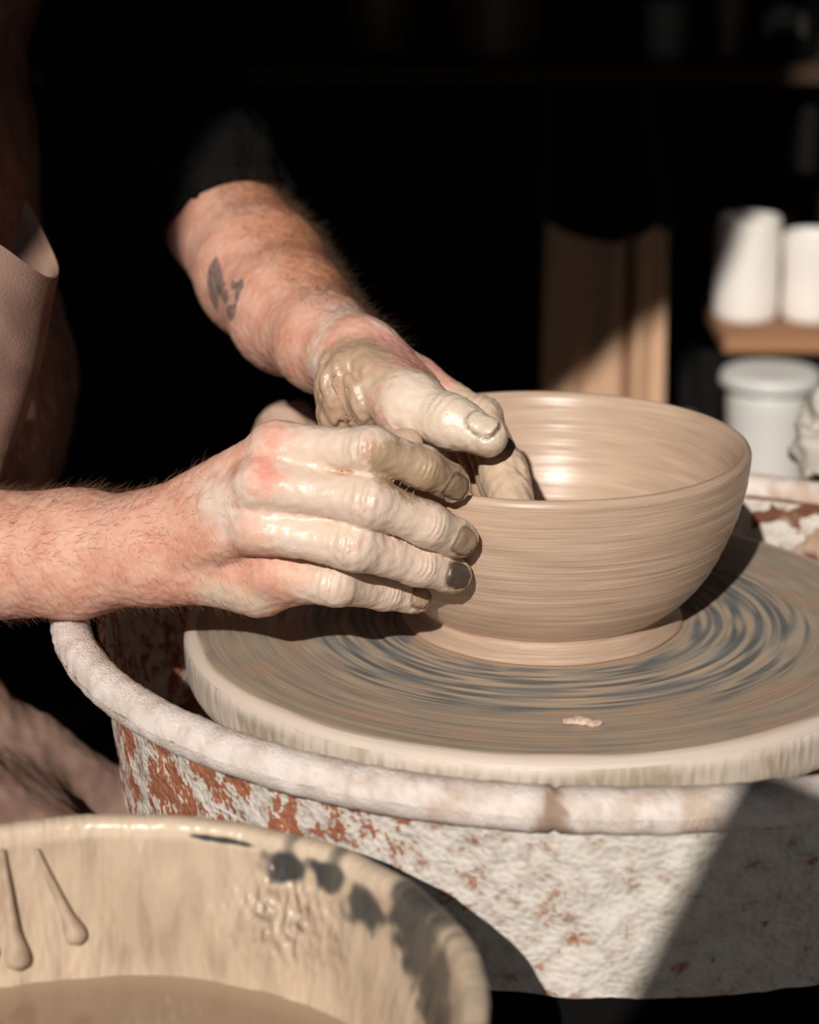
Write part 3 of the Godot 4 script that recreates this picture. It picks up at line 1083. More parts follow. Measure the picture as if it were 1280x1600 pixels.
	put("trousers", lm, null, t).position = home
	for q in [Vector3(-0.26, -0.72, -0.48), Vector3(-0.36, -0.72, 0.0)]:
		var shoe := Field.new()
		shoe.chain(0.03, 0.02)
		shoe.bone(q + Vector3(-0.03, 0.045, 0), q + Vector3(0.12, 0.035, 0.01), 0.045, 0.038)
		shoe.bone(q + Vector3(-0.02, 0.05, 0), q + Vector3(-0.005, 0.13, 0), 0.045, 0.052)
		shoe.cut = [[q, Vector3.DOWN], [q + Vector3(0, 0.12, 0), Vector3.UP]]
		var sm := ArrayMesh.new()
		flesh(shoe, 0.008, 1, null, sm, [M.leather])
		put("shoe", sm, null, t).position = home

# ---------------------------------------------------------------- bowl, wheel and pan
func bowl() -> void:
	var t := thing("clay_bowl", "wet tan clay bowl with wide flared rim standing on the turning wheel", "bowl")
	var m := mat("bowl_clay", Color.WHITE, 0.33, 0.5)
	m.albedo_texture = image_tex(512, 1024, func(u: float, v: float) -> Color:
		var a := u * TAU
		var k := 0.4 * ringed(a, v, 2.2, 240.0) + 0.35 * ringed(a, v, 4.5, 620.0, 40.0) + 0.4 * ringed(a, v, 1.5, 40.0, 90.0)
		return srgb(200, 173, 152).lerp(srgb(176, 149, 128), clampf(0.45 + k * 0.9, 0.0, 1.0)))
	m.heightmap_enabled = true
	m.heightmap_texture = image_tex(512, 1024, func(u: float, v: float) -> Color:
		var a := u * TAU
		var k := 0.5 + 0.35 * ringed(a, v, 1.6, 330.0, 7.0) + 0.3 * ringed(a, v, 1.2, 110.0, 17.0)
		return Color(k, k, k))
	m.heightmap_scale = 0.022
	var prof := smooth([Vector2(0.0001, 0.0145), Vector2(0.02, 0.015), Vector2(0.05, 0.019), Vector2(0.07, 0.028), Vector2(0.082, 0.04), Vector2(0.089, 0.052), Vector2(0.0935, 0.065), Vector2(0.0965, 0.078), Vector2(0.0985, 0.089), Vector2(0.1003, 0.0942), Vector2(0.1026, 0.0965), Vector2(0.1048, 0.0962), Vector2(0.1062, 0.0938), Vector2(0.106, 0.09), Vector2(0.1047, 0.078), Vector2(0.1016, 0.065), Vector2(0.0975, 0.053), Vector2(0.092, 0.04), Vector2(0.0865, 0.03), Vector2(0.0785, 0.02), Vector2(0.0700, 0.0125), Vector2(0.0655, 0.009), Vector2(0.064, 0.004), Vector2(0.0001, 0.004)], 0.0012)
	put("vessel_wall", lathe(prof, 220, func(_a: float, p: Vector3) -> Vector3:
		var r := Vector2(p.x, p.z).length()
		var inner := sstep(0.012, 0.02, p.y) * (1.0 - sstep(0.084, 0.092, p.y))
		var w := 0.00010 * sin(p.y * 820.0) + 0.00006 * sin(p.y * 1730.0 + 1.0)
		return p + Vector3(p.x, 0, p.z) / maxf(r, 0.001) * w * inner, null, true), m, t)
	var foot := smooth([Vector2(0.055, 0.001), Vector2(0.072, 0.0), Vector2(0.0745, 0.0010), Vector2(0.0738, 0.0026), Vector2(0.0705, 0.0048), Vector2(0.0675, 0.0064), Vector2(0.0662, 0.0086), Vector2(0.0665, 0.0105), Vector2(0.06, 0.0105)], 0.0008)
	put("foot_skirt", lathe(foot, 200, func(a: float, p: Vector3) -> Vector3:
		var k := 1.0 + 0.006 * sin(a * 3.0 + 1.0) + 0.003 * sin(a * 11.0)
		return Vector3(p.x * k, p.y, p.z * k), null, true), m, t)

func wheel() -> void:
	var t := thing("turntable", "round grey-tan wheel head streaked with rings of wet clay", "wheel", Vector3(0, -0.72, 0))
	var m := mat("wheel_slip", Color.WHITE, 0.5, 0.45)
	var prof := smooth([Vector2(0.0001, 0), Vector2(0.09, 0), Vector2(0.17, 0), Vector2(0.183, 0), Vector2(0.1868, -0.0009), Vector2(0.1895, -0.0032), Vector2(0.1906, -0.0068), Vector2(0.1906, -0.013), Vector2(0.1896, -0.023), Vector2(0.187, -0.0272), Vector2(0.18, -0.0285), Vector2(0.06, -0.0285), Vector2(0.0001, -0.0285)], 0.0015)
	var total := 0.0
	for i in range(1, prof.size()):
		total += prof[i].distance_to(prof[i - 1])
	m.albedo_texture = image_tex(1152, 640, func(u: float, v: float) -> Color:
		var a := u * TAU
		var r := v * total
		var k := ringed(a, r, 2.4, 900.0)
		var k2 := ringed(a, r, 1.3, 190.0, 30.0)
		var k3 := ringed(a, r, 3.0, 60.0, 60.0)
		if r > 0.192:
			# the side: dried runs of slip, paler towards the bevel
			var s := ringed(a, r, 40.0, 50.0, 11.0) + 0.6 * ringed(a, r, 110.0, 90.0, 3.0)
			var c := srgb(202, 189, 175).lerp(srgb(166, 150, 132), clampf(0.3 + s * 0.6 + 0.8 * ringed(a, 0.0, 4.0, 1.0, 5.0), 0.0, 1.0))
			return c.lerp(srgb(222, 208, 198), 0.75 * (1.0 - sstep(0.192, 0.199, r)) * clampf(0.8 + k3, 0.0, 1.0))
		var band := sstep(0.074, 0.082, r + 0.006 * k3) * (1.0 - sstep(0.126, 0.142, r + 0.014 * k3))
		var outer := srgb(172, 154, 134).lerp(srgb(148, 137, 124), clampf(0.5 + 0.7 * k3 + 0.5 * k2, 0.0, 1.0))
		outer = outer.lerp(srgb(196, 176, 154), clampf(0.8 * k - 0.25 + 0.5 * k3, 0.0, 0.45))
		outer = outer.lerp(srgb(184, 148, 124), clampf(1.6 * k3 - 0.35, 0.0, 0.55))
		var inner := srgb(178, 163, 146).lerp(srgb(104, 106, 106), clampf(0.5 + 1.8 * k2 + 0.5 * k, 0.0, 1.0))
		inner = inner.lerp(srgb(132, 132, 130), clampf(0.3 + 0.8 * k3, 0.0, 0.5))
		inner = inner.lerp(srgb(194, 168, 142), clampf(1.8 * ringed(a, r, 1.6, 240.0, 77.0) - 0.25, 0.0, 0.8))
		var c2 := outer.lerp(inner, band)
		c2 = c2.lerp(srgb(190, 160, 132), 1.0 - sstep(0.072, 0.078, r))
		return c2.lerp(srgb(218, 202, 190), 0.85 * sstep(0.1825, 0.1855, r + 0.002 * k3)))  # paler cream band along the bevelled edge
	m.heightmap_enabled = true
	m.heightmap_texture = image_tex(512, 1024, func(u: float, v: float) -> Color:
		var a := u * TAU
		var r := v * total
		var h := 0.5 + 0.15 * ringed(a, r, 1.6, 420.0, 5.0) + 0.25 * ringed(a, r, 1.2, 160.0, 15.0)
		if r > 0.192:
			h = 0.5 + 0.5 * ringed(a, r, 60.0, 60.0, 21.0)
		return Color(h, h, h))
	m.heightmap_scale = 0.06
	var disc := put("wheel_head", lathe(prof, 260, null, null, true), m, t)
	disc.position.y = 0.72
	put("shaft", lathe(smooth([Vector2(0.022, 0.15), Vector2(0.022, 0.62), Vector2(0.05, 0.63), Vector2(0.05, 0.6915)], 0.02), 24), M.steel, t)
	put("motor_housing", block(Vector3(0.46, 0.33, 0.46), Vector3(0.03, 0.455, 0.015), 0.02), M.machine, t)
	for q in [[-0.16, -0.14], [-0.16, 0.14], [0.2, -0.14], [0.2, 0.14]]:
		put("leg", block(Vector3(0.04, 0.3, 0.04), Vector3(q[0], 0.15, q[1]), 0.006), M.machine, t)
	# a crumb of clay left on the wheel
	var crumb := Field.new()
	var at := Vector3(0.0112, 0.0000, 0.1464)
	crumb.chain(0.004, 0.004)
	crumb.bone(at + Vector3(-0.008, 0.0, 0), at + Vector3(0.008, 0.0, 0.001), 0.0024, 0.0018)
	crumb.bone(at + Vector3(-0.003, 0.0002, -0.002), at + Vector3(0.004, 0.0002, 0.003), 0.0022, 0.0018)
	crumb.cut = [[Vector3.ZERO, Vector3.DOWN]]
	crumb.fine = func(p: Vector3) -> float: return 0.0006 * n3(p, 220.0)
	var cm := ArrayMesh.new()
	flesh(crumb, 0.0008, 0, func(p: Vector3, _n: Vector3) -> Color: return lin(204, 182, 164).lerp(lin(178, 154, 136), clampf(0.5 + n3(p, 400.0), 0, 1)), cm, [M.smear])
	var co := put("clay_crumb", cm, null)
	tag(co, "small pale crumb of clay stuck near the wheel's front edge", "clay crumb")

func pan_point(a: float, r: float, y: float) -> Vector3:
	var z := cos(a) * r
	if z < 0.0:
		z *= 0.79
	return Vector3(0.021 + sin(a) * r, y, -0.012 + z)

func splash_pan() -> void:
	var t := thing("splash_pan", "orange splash pan caked with white dried clay round the wheel", "splash pan", Vector3(0.021, -0.09, -0.012))
	var home := -t.position
	var lip_col := func(p: Vector3, _n: Vector3) -> Color:
		var a := atan2(p.x - 0.021, p.z + 0.012)
		var c := lin(226, 214, 207).lerp(lin(206, 190, 180), clampf(0.35 + n3(p, 60.0) + 0.6 * n3(p, 300.0), 0.0, 1.0))
		c = c.lerp(lin(186, 158, 138), clampf(1.6 * n3(p, 14.0) + 0.8 * n3(p, 110.0) - 0.8, 0.0, 0.7))
		var s := absf(a - -0.1120) * 0.27 + 0.002 * n3(p, 300.0)
		var up := clampf((p.y + 0.004) / 0.020, 0.0, 1.0)
		c = c.lerp(lin(140, 112, 90), 0.85 * (1.0 - sstep(0.002 + 0.0055 * (1.0 - up), 0.0055 + 0.006 * (1.0 - up), s)))
		return c.lerp(lin(176, 150, 126), 0.5 * (1.0 - sstep(0.004, 0.012, absf(a - -0.1120 - 0.225) * 0.27 + 0.004 * n3(p, 200.0))))
	# the rolled rim, in two halves that meet at the seam
	var rim := grid(func(u: float, v: float) -> Vector3:
		var a := u * TAU + -0.1120
		var b := v * TAU
		var e := pan_point(a, 0.271, 0.0) - Vector3(0.021, 0, -0.012)
		var out := Vector3(e.x, 0, e.z).normalized()
		var p := pan_point(a, 0.2715, 0.0075)
		var rr := 0.0102 + 0.0005 * noise.get_noise_3d(p.x * 70.0, b * 1.5, p.z * 70.0) + 0.00025 * noise.get_noise_3d(p.x * 260.0, b * 5.0, p.z * 260.0)
		if u < 0.0008 or u > 0.9992:
			rr *= 0.86
		return p + out * cos(b) * rr + Vector3(0, sin(b) * rr, 0), 640, 22, true, lip_col, true)
	put("rolled_rim", rim, M.dried_clay, t).position = home
	var m := mat("pan_wall_clay", Color.WHITE, 0.9, 0.3)
	var hgt := 0.092
	m.albedo_texture = image_tex(2048, 256, func(u: float, v: float) -> Color:
		var a := u * TAU
		if a > PI:
			a -= TAU
		var y := v * hgt
		# runs: long down, narrow round; crust: fine and even
		var b := a + 0.05 * ringed(a, y, 9.0, 30.0, 3.0)
		var run := 0.9 * ringed(b, y, 13.0, 12.0) + 0.6 * ringed(b, y, 42.0, 28.0, 31.0) + 0.4 * ringed(a, y, 100.0, 140.0, 9.0)
		var crust := ringed(a, y, 20.0, 78.0, 50.0) + 0.6 * ringed(a, y, 70.0, 270.0, 70.0) + 0.35 * ringed(a, y, 160.0, 600.0, 81.0)
		var bare := 0.10 - 1.5 * sstep(-0.78, -0.15, a) - 0.35 * sstep(-1.0, -1.35, a)
		bare += 0.55 * (1.0 - sstep(0.0, 0.012, y + 0.004 * run)) * (1.0 - sstep(-0.6, -0.35, a))
		var o := sstep(0.02, 0.2, run * 1.15 + bare + 0.7 * crust)
		o = maxf(o, sstep(0.72, 0.95, crust + 0.3 * run + 0.3 * (1.0 - sstep(-0.6, 0.1, a)) - 0.15 * sstep(-0.1, 0.3, a)) * 0.5)
		var white := srgb(214, 205, 197).lerp(srgb(184, 174, 164), clampf(0.4 + crust * 0.9, 0.0, 1.0))
		white = white.lerp(srgb(204, 198, 188), 0.5 * sstep(-0.4, 0.3, a))
		var orange := srgb(176, 114, 86).lerp(srgb(154, 98, 74), clampf(0.5 + crust, 0.0, 1.0))
		return white.lerp(orange, o))
	m.heightmap_enabled = true
	m.heightmap_texture = image_tex(2048, 256, func(u: float, v: float) -> Color:
		var a := u * TAU
		var y := v * hgt
		var h := 0.5 + 0.35 * ringed(a, y, 26.0, 100.0, 50.0) + 0.3 * ringed(a, y, 70.0, 270.0, 70.0) + 0.2 * ringed(a, y, 13.0, 50.0, 2.0)
		return Color(h, h, h))
	m.heightmap_scale = 0.12
	put("pan_wall", grid(func(u: float, v: float) -> Vector3:
		var a := u * TAU
		var y := 0.006 - v * hgt
		var p := pan_point(a, 0.2635 - v * 0.010, y)
		var b := p + Vector3(0.008, 0, 0.0115)
		var k := 0.0012 * n3(b, 45.0) + 0.0006 * n3(b, 130.0)
		return b + Vector3(sin(a), 0, cos(a)) * k, 420, 24, true, null, true), m, t).position = home
	var dirty := func(p: Vector3, _n: Vector3) -> Color:
		var c := lin(208, 190, 177).lerp(lin(170, 142, 122), clampf(0.45 + 1.2 * n3(p, 40.0), 0.0, 1.0))
		return c.lerp(lin(112, 74, 56), sstep(0.15, 0.45, n3(p, 22.0) + 0.5 * n3(p, 70.0)))
	put("pan_lining", grid(func(u: float, v: float) -> Vector3:
		var a := u * TAU
		var p := pan_point(a, 0.2600 - v * 0.010, 0.008 - v * hgt)
		return p + Vector3(0.006, 0, 0.010) * 0.6 + Vector3(sin(a), 0, cos(a)) * 0.001 * n3(p, 60.0), 300, 20, true, dirty), M.dried_clay, t).position = home
	put("pan_floor", grid(func(u: float, v: float) -> Vector3:
		var p := pan_point(u * TAU, 0.030 + v * 0.223, -0.0845)
		return p + Vector3(0.006, 0, 0.008) * v, 120, 6, true, dirty), M.dried_clay, t).position = home

func bucket() -> void:
	var c := Vector3(-0.1911, 0.0033, 0.4077)
	var t := thing("slip_bucket", "dark bucket coated inside with wet clay in the foreground", "bucket", Vector3(c.x, -0.2155, c.z))
	var home := Vector3(0, c.y + 0.2155, 0)
	put("shell", lathe(smooth([Vector2(0.108, -0.2183), Vector2(0.112, -0.214), Vector2(0.143, -0.006), Vector2(0.1475, -0.003), Vector2(0.1478, 0.0), Vector2(0.145, 0.0015), Vector2(0.142, 0.001), Vector2(0.1405, -0.004), Vector2(0.107, -0.2), Vector2(0.0001, -0.203)], 0.004), 96), M.dark_plastic, t).position = home
	put("bottom", lathe(smooth([Vector2(0.0001, -0.216), Vector2(0.06, -0.216), Vector2(0.1115, -0.216)], 0.03), 64), M.dark_plastic, t).position = home
	var m := mat("bucket_clay", Color.WHITE, 0.32, 0.5)
	var bare := [[149.7, 0.0075, 5.0, 0.0075], [141.0, 0.006, 4.5, 0.006], [132.0, 0.0125, 5.5, 0.009], [163.0, 0.0022, 6.0, 0.0016], [116.0, 0.010, 9.0, 0.016], [107.0, 0.020, 9.0, 0.022], [122.0, 0.006, 4.5, 0.010], [98.0, 0.03, 6.0, 0.02]]
	m.albedo_texture = image_tex(1024, 384, func(u: float, v: float) -> Color:
		var a := u * TAU
		var y := maxf(0.0, (v - 0.1) / 0.9) * 0.11
		var k := ringed(a, y, 2.5, 16.0, 20.0) + 0.35 * ringed(a, y, 9.0, 30.0) + 0.15 * ringed(a, y, 40.0, 120.0, 44.0)
		var col := srgb(186, 164, 143).lerp(srgb(160, 140, 120), clampf(0.4 + 0.8 * k, 0.0, 1.0))
		col = col.lerp(srgb(214, 192, 166), clampf(0.3 + 0.5 * ringed(a, y, 14.0, 30.0, 66.0), 0.0, 0.3))
		col = col.lerp(srgb(216, 196, 172), 0.7 * (1.0 - sstep(0.002, 0.006, y)))
		var dark := 0.0
		for q in bare:
			var du: float = (u * 360.0 - q[0]) / q[2]
			var dy: float = (y - q[1]) / q[3]
			dark = maxf(dark, 1.0 - sstep(0.6, 1.15, sqrt(du * du + dy * dy) + 0.3 * ringed(a, y, 16.0, 110.0, 9.0)))
		return col.lerp(srgb(52, 53, 54).lerp(srgb(86, 82, 76), clampf(0.3 + k, 0.0, 1.0)), dark * 0.92))
	m.heightmap_enabled = true
	m.heightmap_texture = image_tex(1024, 256, func(u: float, v: float) -> Color:
		var a := u * TAU
		var y := v * 0.11
		var clot := exp(-pow((u * 360.0 - 149.0) / 11.0, 2.0) - pow((y - 0.036) / 0.016, 2.0))
		var h := 0.5 + 0.12 * ringed(a, y, 12.0, 40.0, 8.0) + 0.08 * ringed(a, y, 40.0, 110.0, 28.0) + 0.7 * clot * ringed(a, y, 26.0, 150.0, 38.0)
		return Color(h, h, h))
	m.heightmap_scale = 0.35
	put("clay_coating", grid(func(u: float, v: float) -> Vector3:
		var a := u * TAU
		var y := 0.0
		var r := 0.0
		if v < 0.1:
			var w0 := lerpf(-0.6, PI, v / 0.1)
			r = 0.1440 + cos(w0) * 0.0050
			y = 0.0006 + sin(w0) * 0.0030
		else:
			y = -(v - 0.1) / 0.9 * 0.11
			r = 0.1390 + y * 0.16
		var w := Vector3(sin(a) * 0.14, y, cos(a) * 0.14)
		r += 0.0009 * n3(w, 22.0) + 0.0005 * n3(w * Vector3(1, 0.5, 1), 60.0) - 0.0028 * maxf(0.0, n3(w, 45.0)) * (1.0 - sstep(0.05, 0.3, absf(a - 2.62))) * sstep(0.1, 0.25, v)
		return Vector3(sin(a) * r, y + 0.0012 * n3(w, 18.0) * (1.0 - v), cos(a) * r), 300, 60, true), m, t).position = home
	# runs of slip down the inside
	var slip := func(p: Vector3, _n: Vector3) -> Color: return lin(188, 165, 143).lerp(lin(162, 141, 120), clampf(0.5 + n3(p, 120.0), 0, 1))
	for q in [[195.5, 0.006, 188.6, 0.048, 0.0052], [201.5, 0.004, 200.2, 0.056, 0.0058], [207.0, 0.006, 206.0, 0.05, 0.005]]:
		var path := PackedVector3Array()
		for i in 26:
			var s := i / 25.0
			var a := deg_to_rad(lerpf(q[0], q[2], s))
			var y := -lerpf(q[1], q[3], s)
			var r := 0.1372 + y * 0.16
			path.append(Vector3(sin(a) * r, y, cos(a) * r))
		var fat: float = q[4]
		put("clay_run", tube(path, func(s: float) -> float: return fat * (0.28 + 0.42 * s * s + 0.32 * exp(-pow((s - 0.88) / 0.13, 2.0))) * sqrt(clampf((1.0 - s) / 0.06 + 0.12, 0.0, 1.0)), 14, slip), M.smear, t).position = home
	var o := put("liquid_slip", lathe(smooth([Vector2(0.0001, 0), Vector2(0.06, 0.0), Vector2(0.124, 0.0), Vector2(0.1275, 0.0008), Vector2(0.1292, 0.0022)], 0.006), 96, func(a: float, p: Vector3) -> Vector3: return p + Vector3(0, 0.0003 * n3(p, 30.0), 0), null, true), M.slip_liquid)
	o.position = Vector3(c.x, -0.062, c.z)
	tag(o, "smooth brown liquid clay at the bottom of the foreground bucket", "liquid clay")

# ---------------------------------------------------------------- the dark workshop behind
func pot(called: String, label: String, category: String, at: Vector3, prof: Array, m: Material, group := "") -> Node3D:
	var t := thing(called, label, category, at, group)
	put("vessel", lathe(smooth(prof, 0.004), 48), m, t)
	return t

func shelves() -> void:
	# long upper shelf with pots
	var s := thing("wall_shelf", "long dark wooden shelf high across the back wall", "shelf", Vector3(0.25, 0.126, -1.36))
	put("board", block(Vector3(1.5, 0.020, 0.26), Vector3(0, 0.010, 0), 0.002), M.dark_wood, s)
	for x in [-0.6, 0.1, 0.62]:
		put("bracket", block(Vector3(0.02, 0.10, 0.2), Vector3(x, -0.05, -0.02), 0.003), M.black_paint, s)
	var y := 0.1462
	var cup := func(r: float, h: float, top: float) -> Array: return [Vector2(0.0001, 0), Vector2(r * 0.85, 0), Vector2(r, 0.006), Vector2(r, h * 0.5), Vector2(r * top, h), Vector2(r * top - 0.004, h), Vector2(r - 0.006, h * 0.5), Vector2(r * 0.8, 0.01), Vector2(0.0001, 0.01)]
	pot("jar", "pale grey cylindrical jar on the high dark shelf", "jar", Vector3(0.194, y, -1.27), cup.call(0.024, 0.062, 1.0), M.grey_glaze)
	pot("dark_crock", "dim brown crock left of the grey jar on the high shelf", "pot", Vector3(0.02, y, -1.30), cup.call(0.05, 0.13, 0.9), M.brown_glaze)
	pot("dark_vase", "dim brown vase at the far left of the high shelf", "vase", Vector3(-0.10, y, -1.32), cup.call(0.04, 0.16, 0.7), M.brown_glaze)
	pot("dark_tin", "dark slim tin right of the grey jar on the high shelf", "tin", Vector3(0.262, y, -1.28), cup.call(0.018, 0.09, 1.0), M.brown_glaze)
	var tin := pot("printed_tin", "grey tin with a pale curved mark at the right end of high shelf", "tin", Vector3(0.318, y, -1.29), cup.call(0.036, 0.10, 1.0), M.black_paint)
	put("printed_mark", sheet(func(u: float, v: float) -> Vector3:
		var a := lerpf(-0.75, 0.55, u)
		return Vector3(sin(a) * 0.0366, 0.024 + 0.012 * sin(u * 3.1) + v * 0.022, cos(a) * 0.0366), 14, 6, 0.0006), M.grey_glaze, tin)
	# right-hand rack
	var k := thing("pottery_rack", "black rack with a pale wooden shelf at the right", "shelf rack", Vector3(0.36, -0.72, -1.2))
	put("upper_shelf", block(Vector3(0.26, 0.016, 0.20), Vector3(0.012, 0.608, 0.02), 0.002), M.shelf_wood, k)
	put("shelf_rail", block(Vector3(0.27, 0.04, 0.02), Vector3(0.014, 0.578, 0.10), 0.003), M.black_paint, k)
	put("lower_shelf", block(Vector3(0.34, 0.016, 0.36), Vector3(0.03, 0.478, 0.10), 0.002), M.shelf_wood, k)
	for q in [[-0.13, -0.09], [0.15, -0.09], [-0.13, 0.11], [0.15, 0.11]]:
		put("post", block(Vector3(0.025, 1.0 if q[1] < 0.0 else 0.6, 0.025), Vector3(q[0], 0.5 if q[1] < 0.0 else 0.3, q[1]), 0.003), M.black_paint, k)
	pot("white_pot", "tall white bisque pot on the pale wooden rack shelf", "pot", Vector3(0.274, -0.1038, -1.165), cup.call(0.033, 0.106, 0.98), M.bisque, "white bisque pots")
	pot("white_cup", "shorter white bisque pot at the right of the rack shelf", "pot", Vector3(0.340, -0.1038, -1.160), cup.call(0.030, 0.090, 1.05), M.bisque, "white bisque pots")
	var j := thing("lidded_pail", "white plastic pail with a wide lid below the rack shelf", "pail", Vector3(0.277, -0.2338, -1.0))
	put("pail_body", lathe(smooth([Vector2(0.0001, 0), Vector2(0.036, 0), Vector2(0.0375, 0.004), Vector2(0.040, 0.06), Vector2(0.041, 0.098), Vector2(0.034, 0.102), Vector2(0.0001, 0.102)], 0.004), 48), M.white_plastic, j)
	put("lid", lathe(smooth([Vector2(0.036, 0.102), Vector2(0.048, 0.104), Vector2(0.049, 0.108), Vector2(0.048, 0.114), Vector2(0.044, 0.117), Vector2(0.0001, 0.117)], 0.003), 48), M.white_plastic, j)
	# a canvas apron hanging from the long shelf
	var b := thing("hanging_apron", "tan canvas apron hanging by two straps below the long shelf", "apron", Vector3(0.12, -0.55, -1.1))
	put("cloth", sheet(func(u: float, v: float) -> Vector3:
		var x := lerpf(-0.060, 0.068, u) * (0.94 + 0.1 * v)
		var neck := 0.022 * sin(u * PI) * (1.0 - v)
		var fold := 0.006 * sin(u * 11.0 + 0.4) + 0.034 * exp(-pow((u - 0.70) / 0.035, 2.0)) * -1.0
		return Vector3(x, 0.56 - v * 0.42 - neck, fold + 0.003 * sin(u * 25.0 + v * 4.0)), 48, 24, 0.003), M.canvas, b)
	for q in [[-0.056, -0.050], [0.064, 0.050]]:
		put("strap", sheet(func(u: float, v: float) -> Vector3: return Vector3(lerpf(q[1], q[0], v) + (u - 0.5) * 0.016, lerpf(0.676, 0.552, v), lerpf(-0.11, 0.004, v)), 3, 10, 0.003), M.leather, b)
	# a crumpled rag on the far side of the pan
	var rag := Field.new()
	rag.chain(0.012, 0.01)
	for q in [[0.190, 0.022, -0.235, 0.24, 0.035, -0.25, 0.018], [0.200, 0.042, -0.25, 0.27, 0.04, -0.25, 0.018], [0.21, 0.016, -0.215, 0.27, 0.008, -0.205, 0.015], [0.21, 0.056, -0.26, 0.30, 0.06, -0.27, 0.018]]:
		rag.bone(Vector3(q[0], q[1], q[2]), Vector3(q[3], q[4], q[5]), q[6], q[6] * 0.9)
	rag.fine = func(p: Vector3) -> float: return 0.007 * (1.0 - 2.0 * absf(n3(p, 26.0))) + 0.002 * n3(p, 70.0)
	var rm := ArrayMesh.new()
	flesh(rag, 0.005, 1, null, rm, [M.rag])
	tag(put("crumpled_rag", rm, null), "crumpled grey-white rag heaped behind the splash pan", "rag")

func sponge() -> void:
	var f := Field.new()
	f.chain(0.012, 0.01)
	f.bone(Vector3(-0.145, 0.033, -0.20), Vector3(-0.145, 0.048, -0.20), 0.0155, 0.0155)
	f.bone(Vector3(-0.148, 0.040, -0.20), Vector3(-0.142, 0.044, -0.202), 0.017, 0.016)
	f.fine = func(p: Vector3) -> float: return 0.002 * n3(p, 90.0)
	var m := ArrayMesh.new()
	flesh(f, 0.004, 1, null, m, [M.sponge])
	tag(put("round_sponge", m, null), "small round beige sponge on the pan rim behind the hands", "sponge")

func bucket_crate() -> void:
	var t := thing("bucket_crate", "slatted wooden crate holding up the foreground bucket", "crate", Vector3(-0.1911, -0.72, 0.4077))
	for s in [-1.0, 1.0]:
		for q in [-1.0, 1.0]:
			put("corner_post", block(Vector3(0.03, 0.485, 0.03), Vector3(s * 0.115, 0.2425, q * 0.085), 0.003), M.dark_wood, t)
		for k in 3:
			put("slat", block(Vector3(0.26, 0.07, 0.012), Vector3(0, 0.1 + k * 0.16, s * 0.106), 0.002), M.dark_wood, t)
	for k in 4:
		put("top_board", block(Vector3(0.27, 0.019, 0.055), Vector3(0, 0.4945, -0.087 + k * 0.058), 0.002), M.dark_wood, t)

func stool() -> void:
	var t := thing("stool", "low wooden stool under the person", "stool", Vector3(-0.58, -0.72, -0.19))
	put("seat", block(Vector3(0.32, 0.03, 0.36), Vector3(0, 0.48, 0), 0.01), M.dark_wood, t)
	for q in [[-0.13, -0.15], [-0.13, 0.15], [0.13, -0.15], [0.13, 0.15]]:
		put("leg", block(Vector3(0.035, 0.465, 0.035), Vector3(q[0], 0.2325, q[1]), 0.005), M.dark_wood, t)

func slab(called: String, size: Vector3, at: Vector3, m: Material) -> void:
	var o := put(called, block(size, Vector3.ZERO, 0.002), m)
	o.position = at
	o.set_meta("kind", "structure")

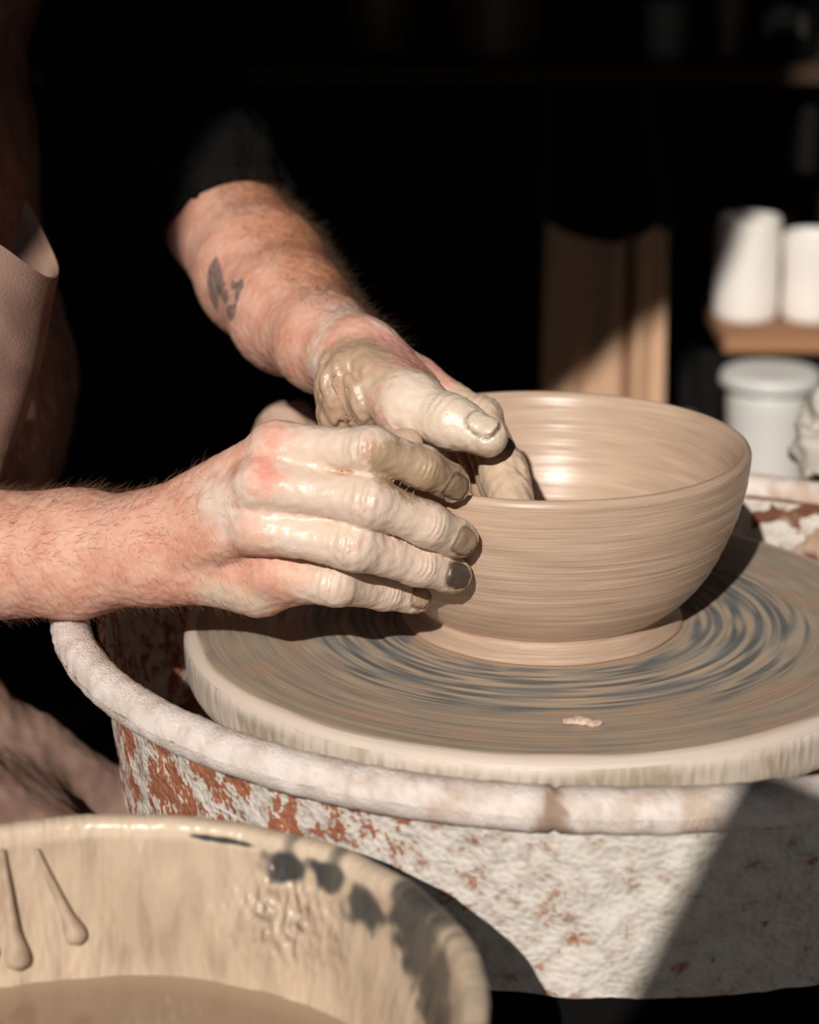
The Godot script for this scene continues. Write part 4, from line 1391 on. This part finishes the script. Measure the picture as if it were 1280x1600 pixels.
func room() -> void:
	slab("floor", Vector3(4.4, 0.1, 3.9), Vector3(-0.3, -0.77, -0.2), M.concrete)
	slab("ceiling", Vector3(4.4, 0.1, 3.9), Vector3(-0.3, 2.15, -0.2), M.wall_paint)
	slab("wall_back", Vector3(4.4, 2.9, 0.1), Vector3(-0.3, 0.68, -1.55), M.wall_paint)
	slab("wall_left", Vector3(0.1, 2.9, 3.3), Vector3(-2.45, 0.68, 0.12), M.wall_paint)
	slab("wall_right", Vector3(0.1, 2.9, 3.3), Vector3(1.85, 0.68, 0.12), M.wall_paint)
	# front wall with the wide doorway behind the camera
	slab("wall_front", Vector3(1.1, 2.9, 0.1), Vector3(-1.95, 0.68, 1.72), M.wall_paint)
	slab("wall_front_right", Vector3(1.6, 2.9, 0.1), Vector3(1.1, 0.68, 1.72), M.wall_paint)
	slab("ground_outside", Vector3(9.0, 0.1, 7.0), Vector3(-0.3, -0.78, 5.3), M.yard_gravel)
	# unseen curtain and board, both added and shaped to cast the shade edges
	var t := thing("added_shade_curtain", "dark curtain added out of view and shaped to shade the upper left", "curtain", Vector3(-1.4, -0.2, 1.55))
	var edge := smooth([Vector2(-0.215, 2.09), Vector2(-0.235, 1.80), Vector2(-0.258, 1.66), Vector2(-0.284, 1.545), Vector2(-0.302, 1.490), Vector2(-0.348, 1.440), Vector2(-0.452, 1.350), Vector2(-0.550, 1.24), Vector2(-0.565, 1.17), Vector2(-0.574, 1.09), Vector2(-0.60, 1.062), Vector2(-0.68, 1.0), Vector2(-0.85, 0.93), Vector2(-1.2, 0.85)], 0.01)  # outline placed so the shadow boundary runs diagonally over shirt and back shelves
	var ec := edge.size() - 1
	put("shade_drape", sheet(func(u: float, v: float) -> Vector3:
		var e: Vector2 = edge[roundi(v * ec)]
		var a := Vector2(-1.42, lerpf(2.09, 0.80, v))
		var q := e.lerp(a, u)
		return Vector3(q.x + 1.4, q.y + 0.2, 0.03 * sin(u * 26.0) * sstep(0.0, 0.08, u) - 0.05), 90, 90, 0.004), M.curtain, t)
	put("added_curtain_rod", tube(PackedVector3Array([Vector3(-0.05, 2.29, -0.05), Vector3(0.6, 2.29, -0.05), Vector3(1.25, 2.29, -0.05)]), func(_s: float) -> float: return 0.008, 10), M.black_paint, t)
	var b := thing("added_shade_board", "wooden board added out of view to cast a slanted shadow on the pan", "board", Vector3(0.0, -0.72, 1.5))
	var turn := Basis(Vector3(0, 0, 1), -deg_to_rad(23.0))
	var corner := Vector3(-0.186, 0.748 + 0.72, 0.0)  # added stand-in for the camera operator, placed for its shadow on the pan
	put("shade_panel", block(Vector3(0.26, 1.45, 0.02), corner + turn * Vector3(0.13, -0.725, 0), 0.002, turn), M.dark_wood, b)

func _ready() -> void:
	# camera
	var cam := Camera3D.new()
	cam.name = "camera"
	add_child(cam)
	cam.position = EYE
	cam.rotation.x = -0.30777
	var lens := CameraAttributesPhysical.new()
	lens.frustum_focal_length = 54.0
	lens.frustum_focus_distance = 1.115
	lens.exposure_aperture = 4.0
	lens.frustum_near = 0.02
	lens.frustum_far = 60.0
	cam.attributes = lens
	cam.current = true
	# sky and sun
	var env := Environment.new()
	env.background_mode = Environment.BG_COLOR
	env.background_color = srgb(178, 182, 186)
	env.background_energy_multiplier = 0.75
	env.tonemap_mode = Environment.TONE_MAPPER_LINEAR
	env.tonemap_exposure = 1.05
	env.sdfgi_enabled = true
	env.ssao_enabled = true
	env.ssil_enabled = true
	var world := WorldEnvironment.new()
	world.name = "world"
	world.environment = env
	add_child(world)
	var sun := DirectionalLight3D.new()
	sun.name = "sun"
	sun.light_color = srgb(255, 248, 238)
	sun.light_energy = 1.25
	sun.light_angular_distance = 0.53
	sun.shadow_enabled = true
	add_child(sun)
	sun.look_at_from_position(Vector3(-0.361, 1.0, 1.722), Vector3.ZERO)
	noise.seed = 11
	noise.noise_type = FastNoiseLite.TYPE_SIMPLEX_SMOOTH
	noise.frequency = 1.0
	noise.fractal_type = FastNoiseLite.FRACTAL_NONE
	rng.seed = 5
	materials()
	room()
	bowl()
	wheel()
	splash_pan()
	bucket()
	person()
	stool()
	bucket_crate()
	sponge()
	shelves()
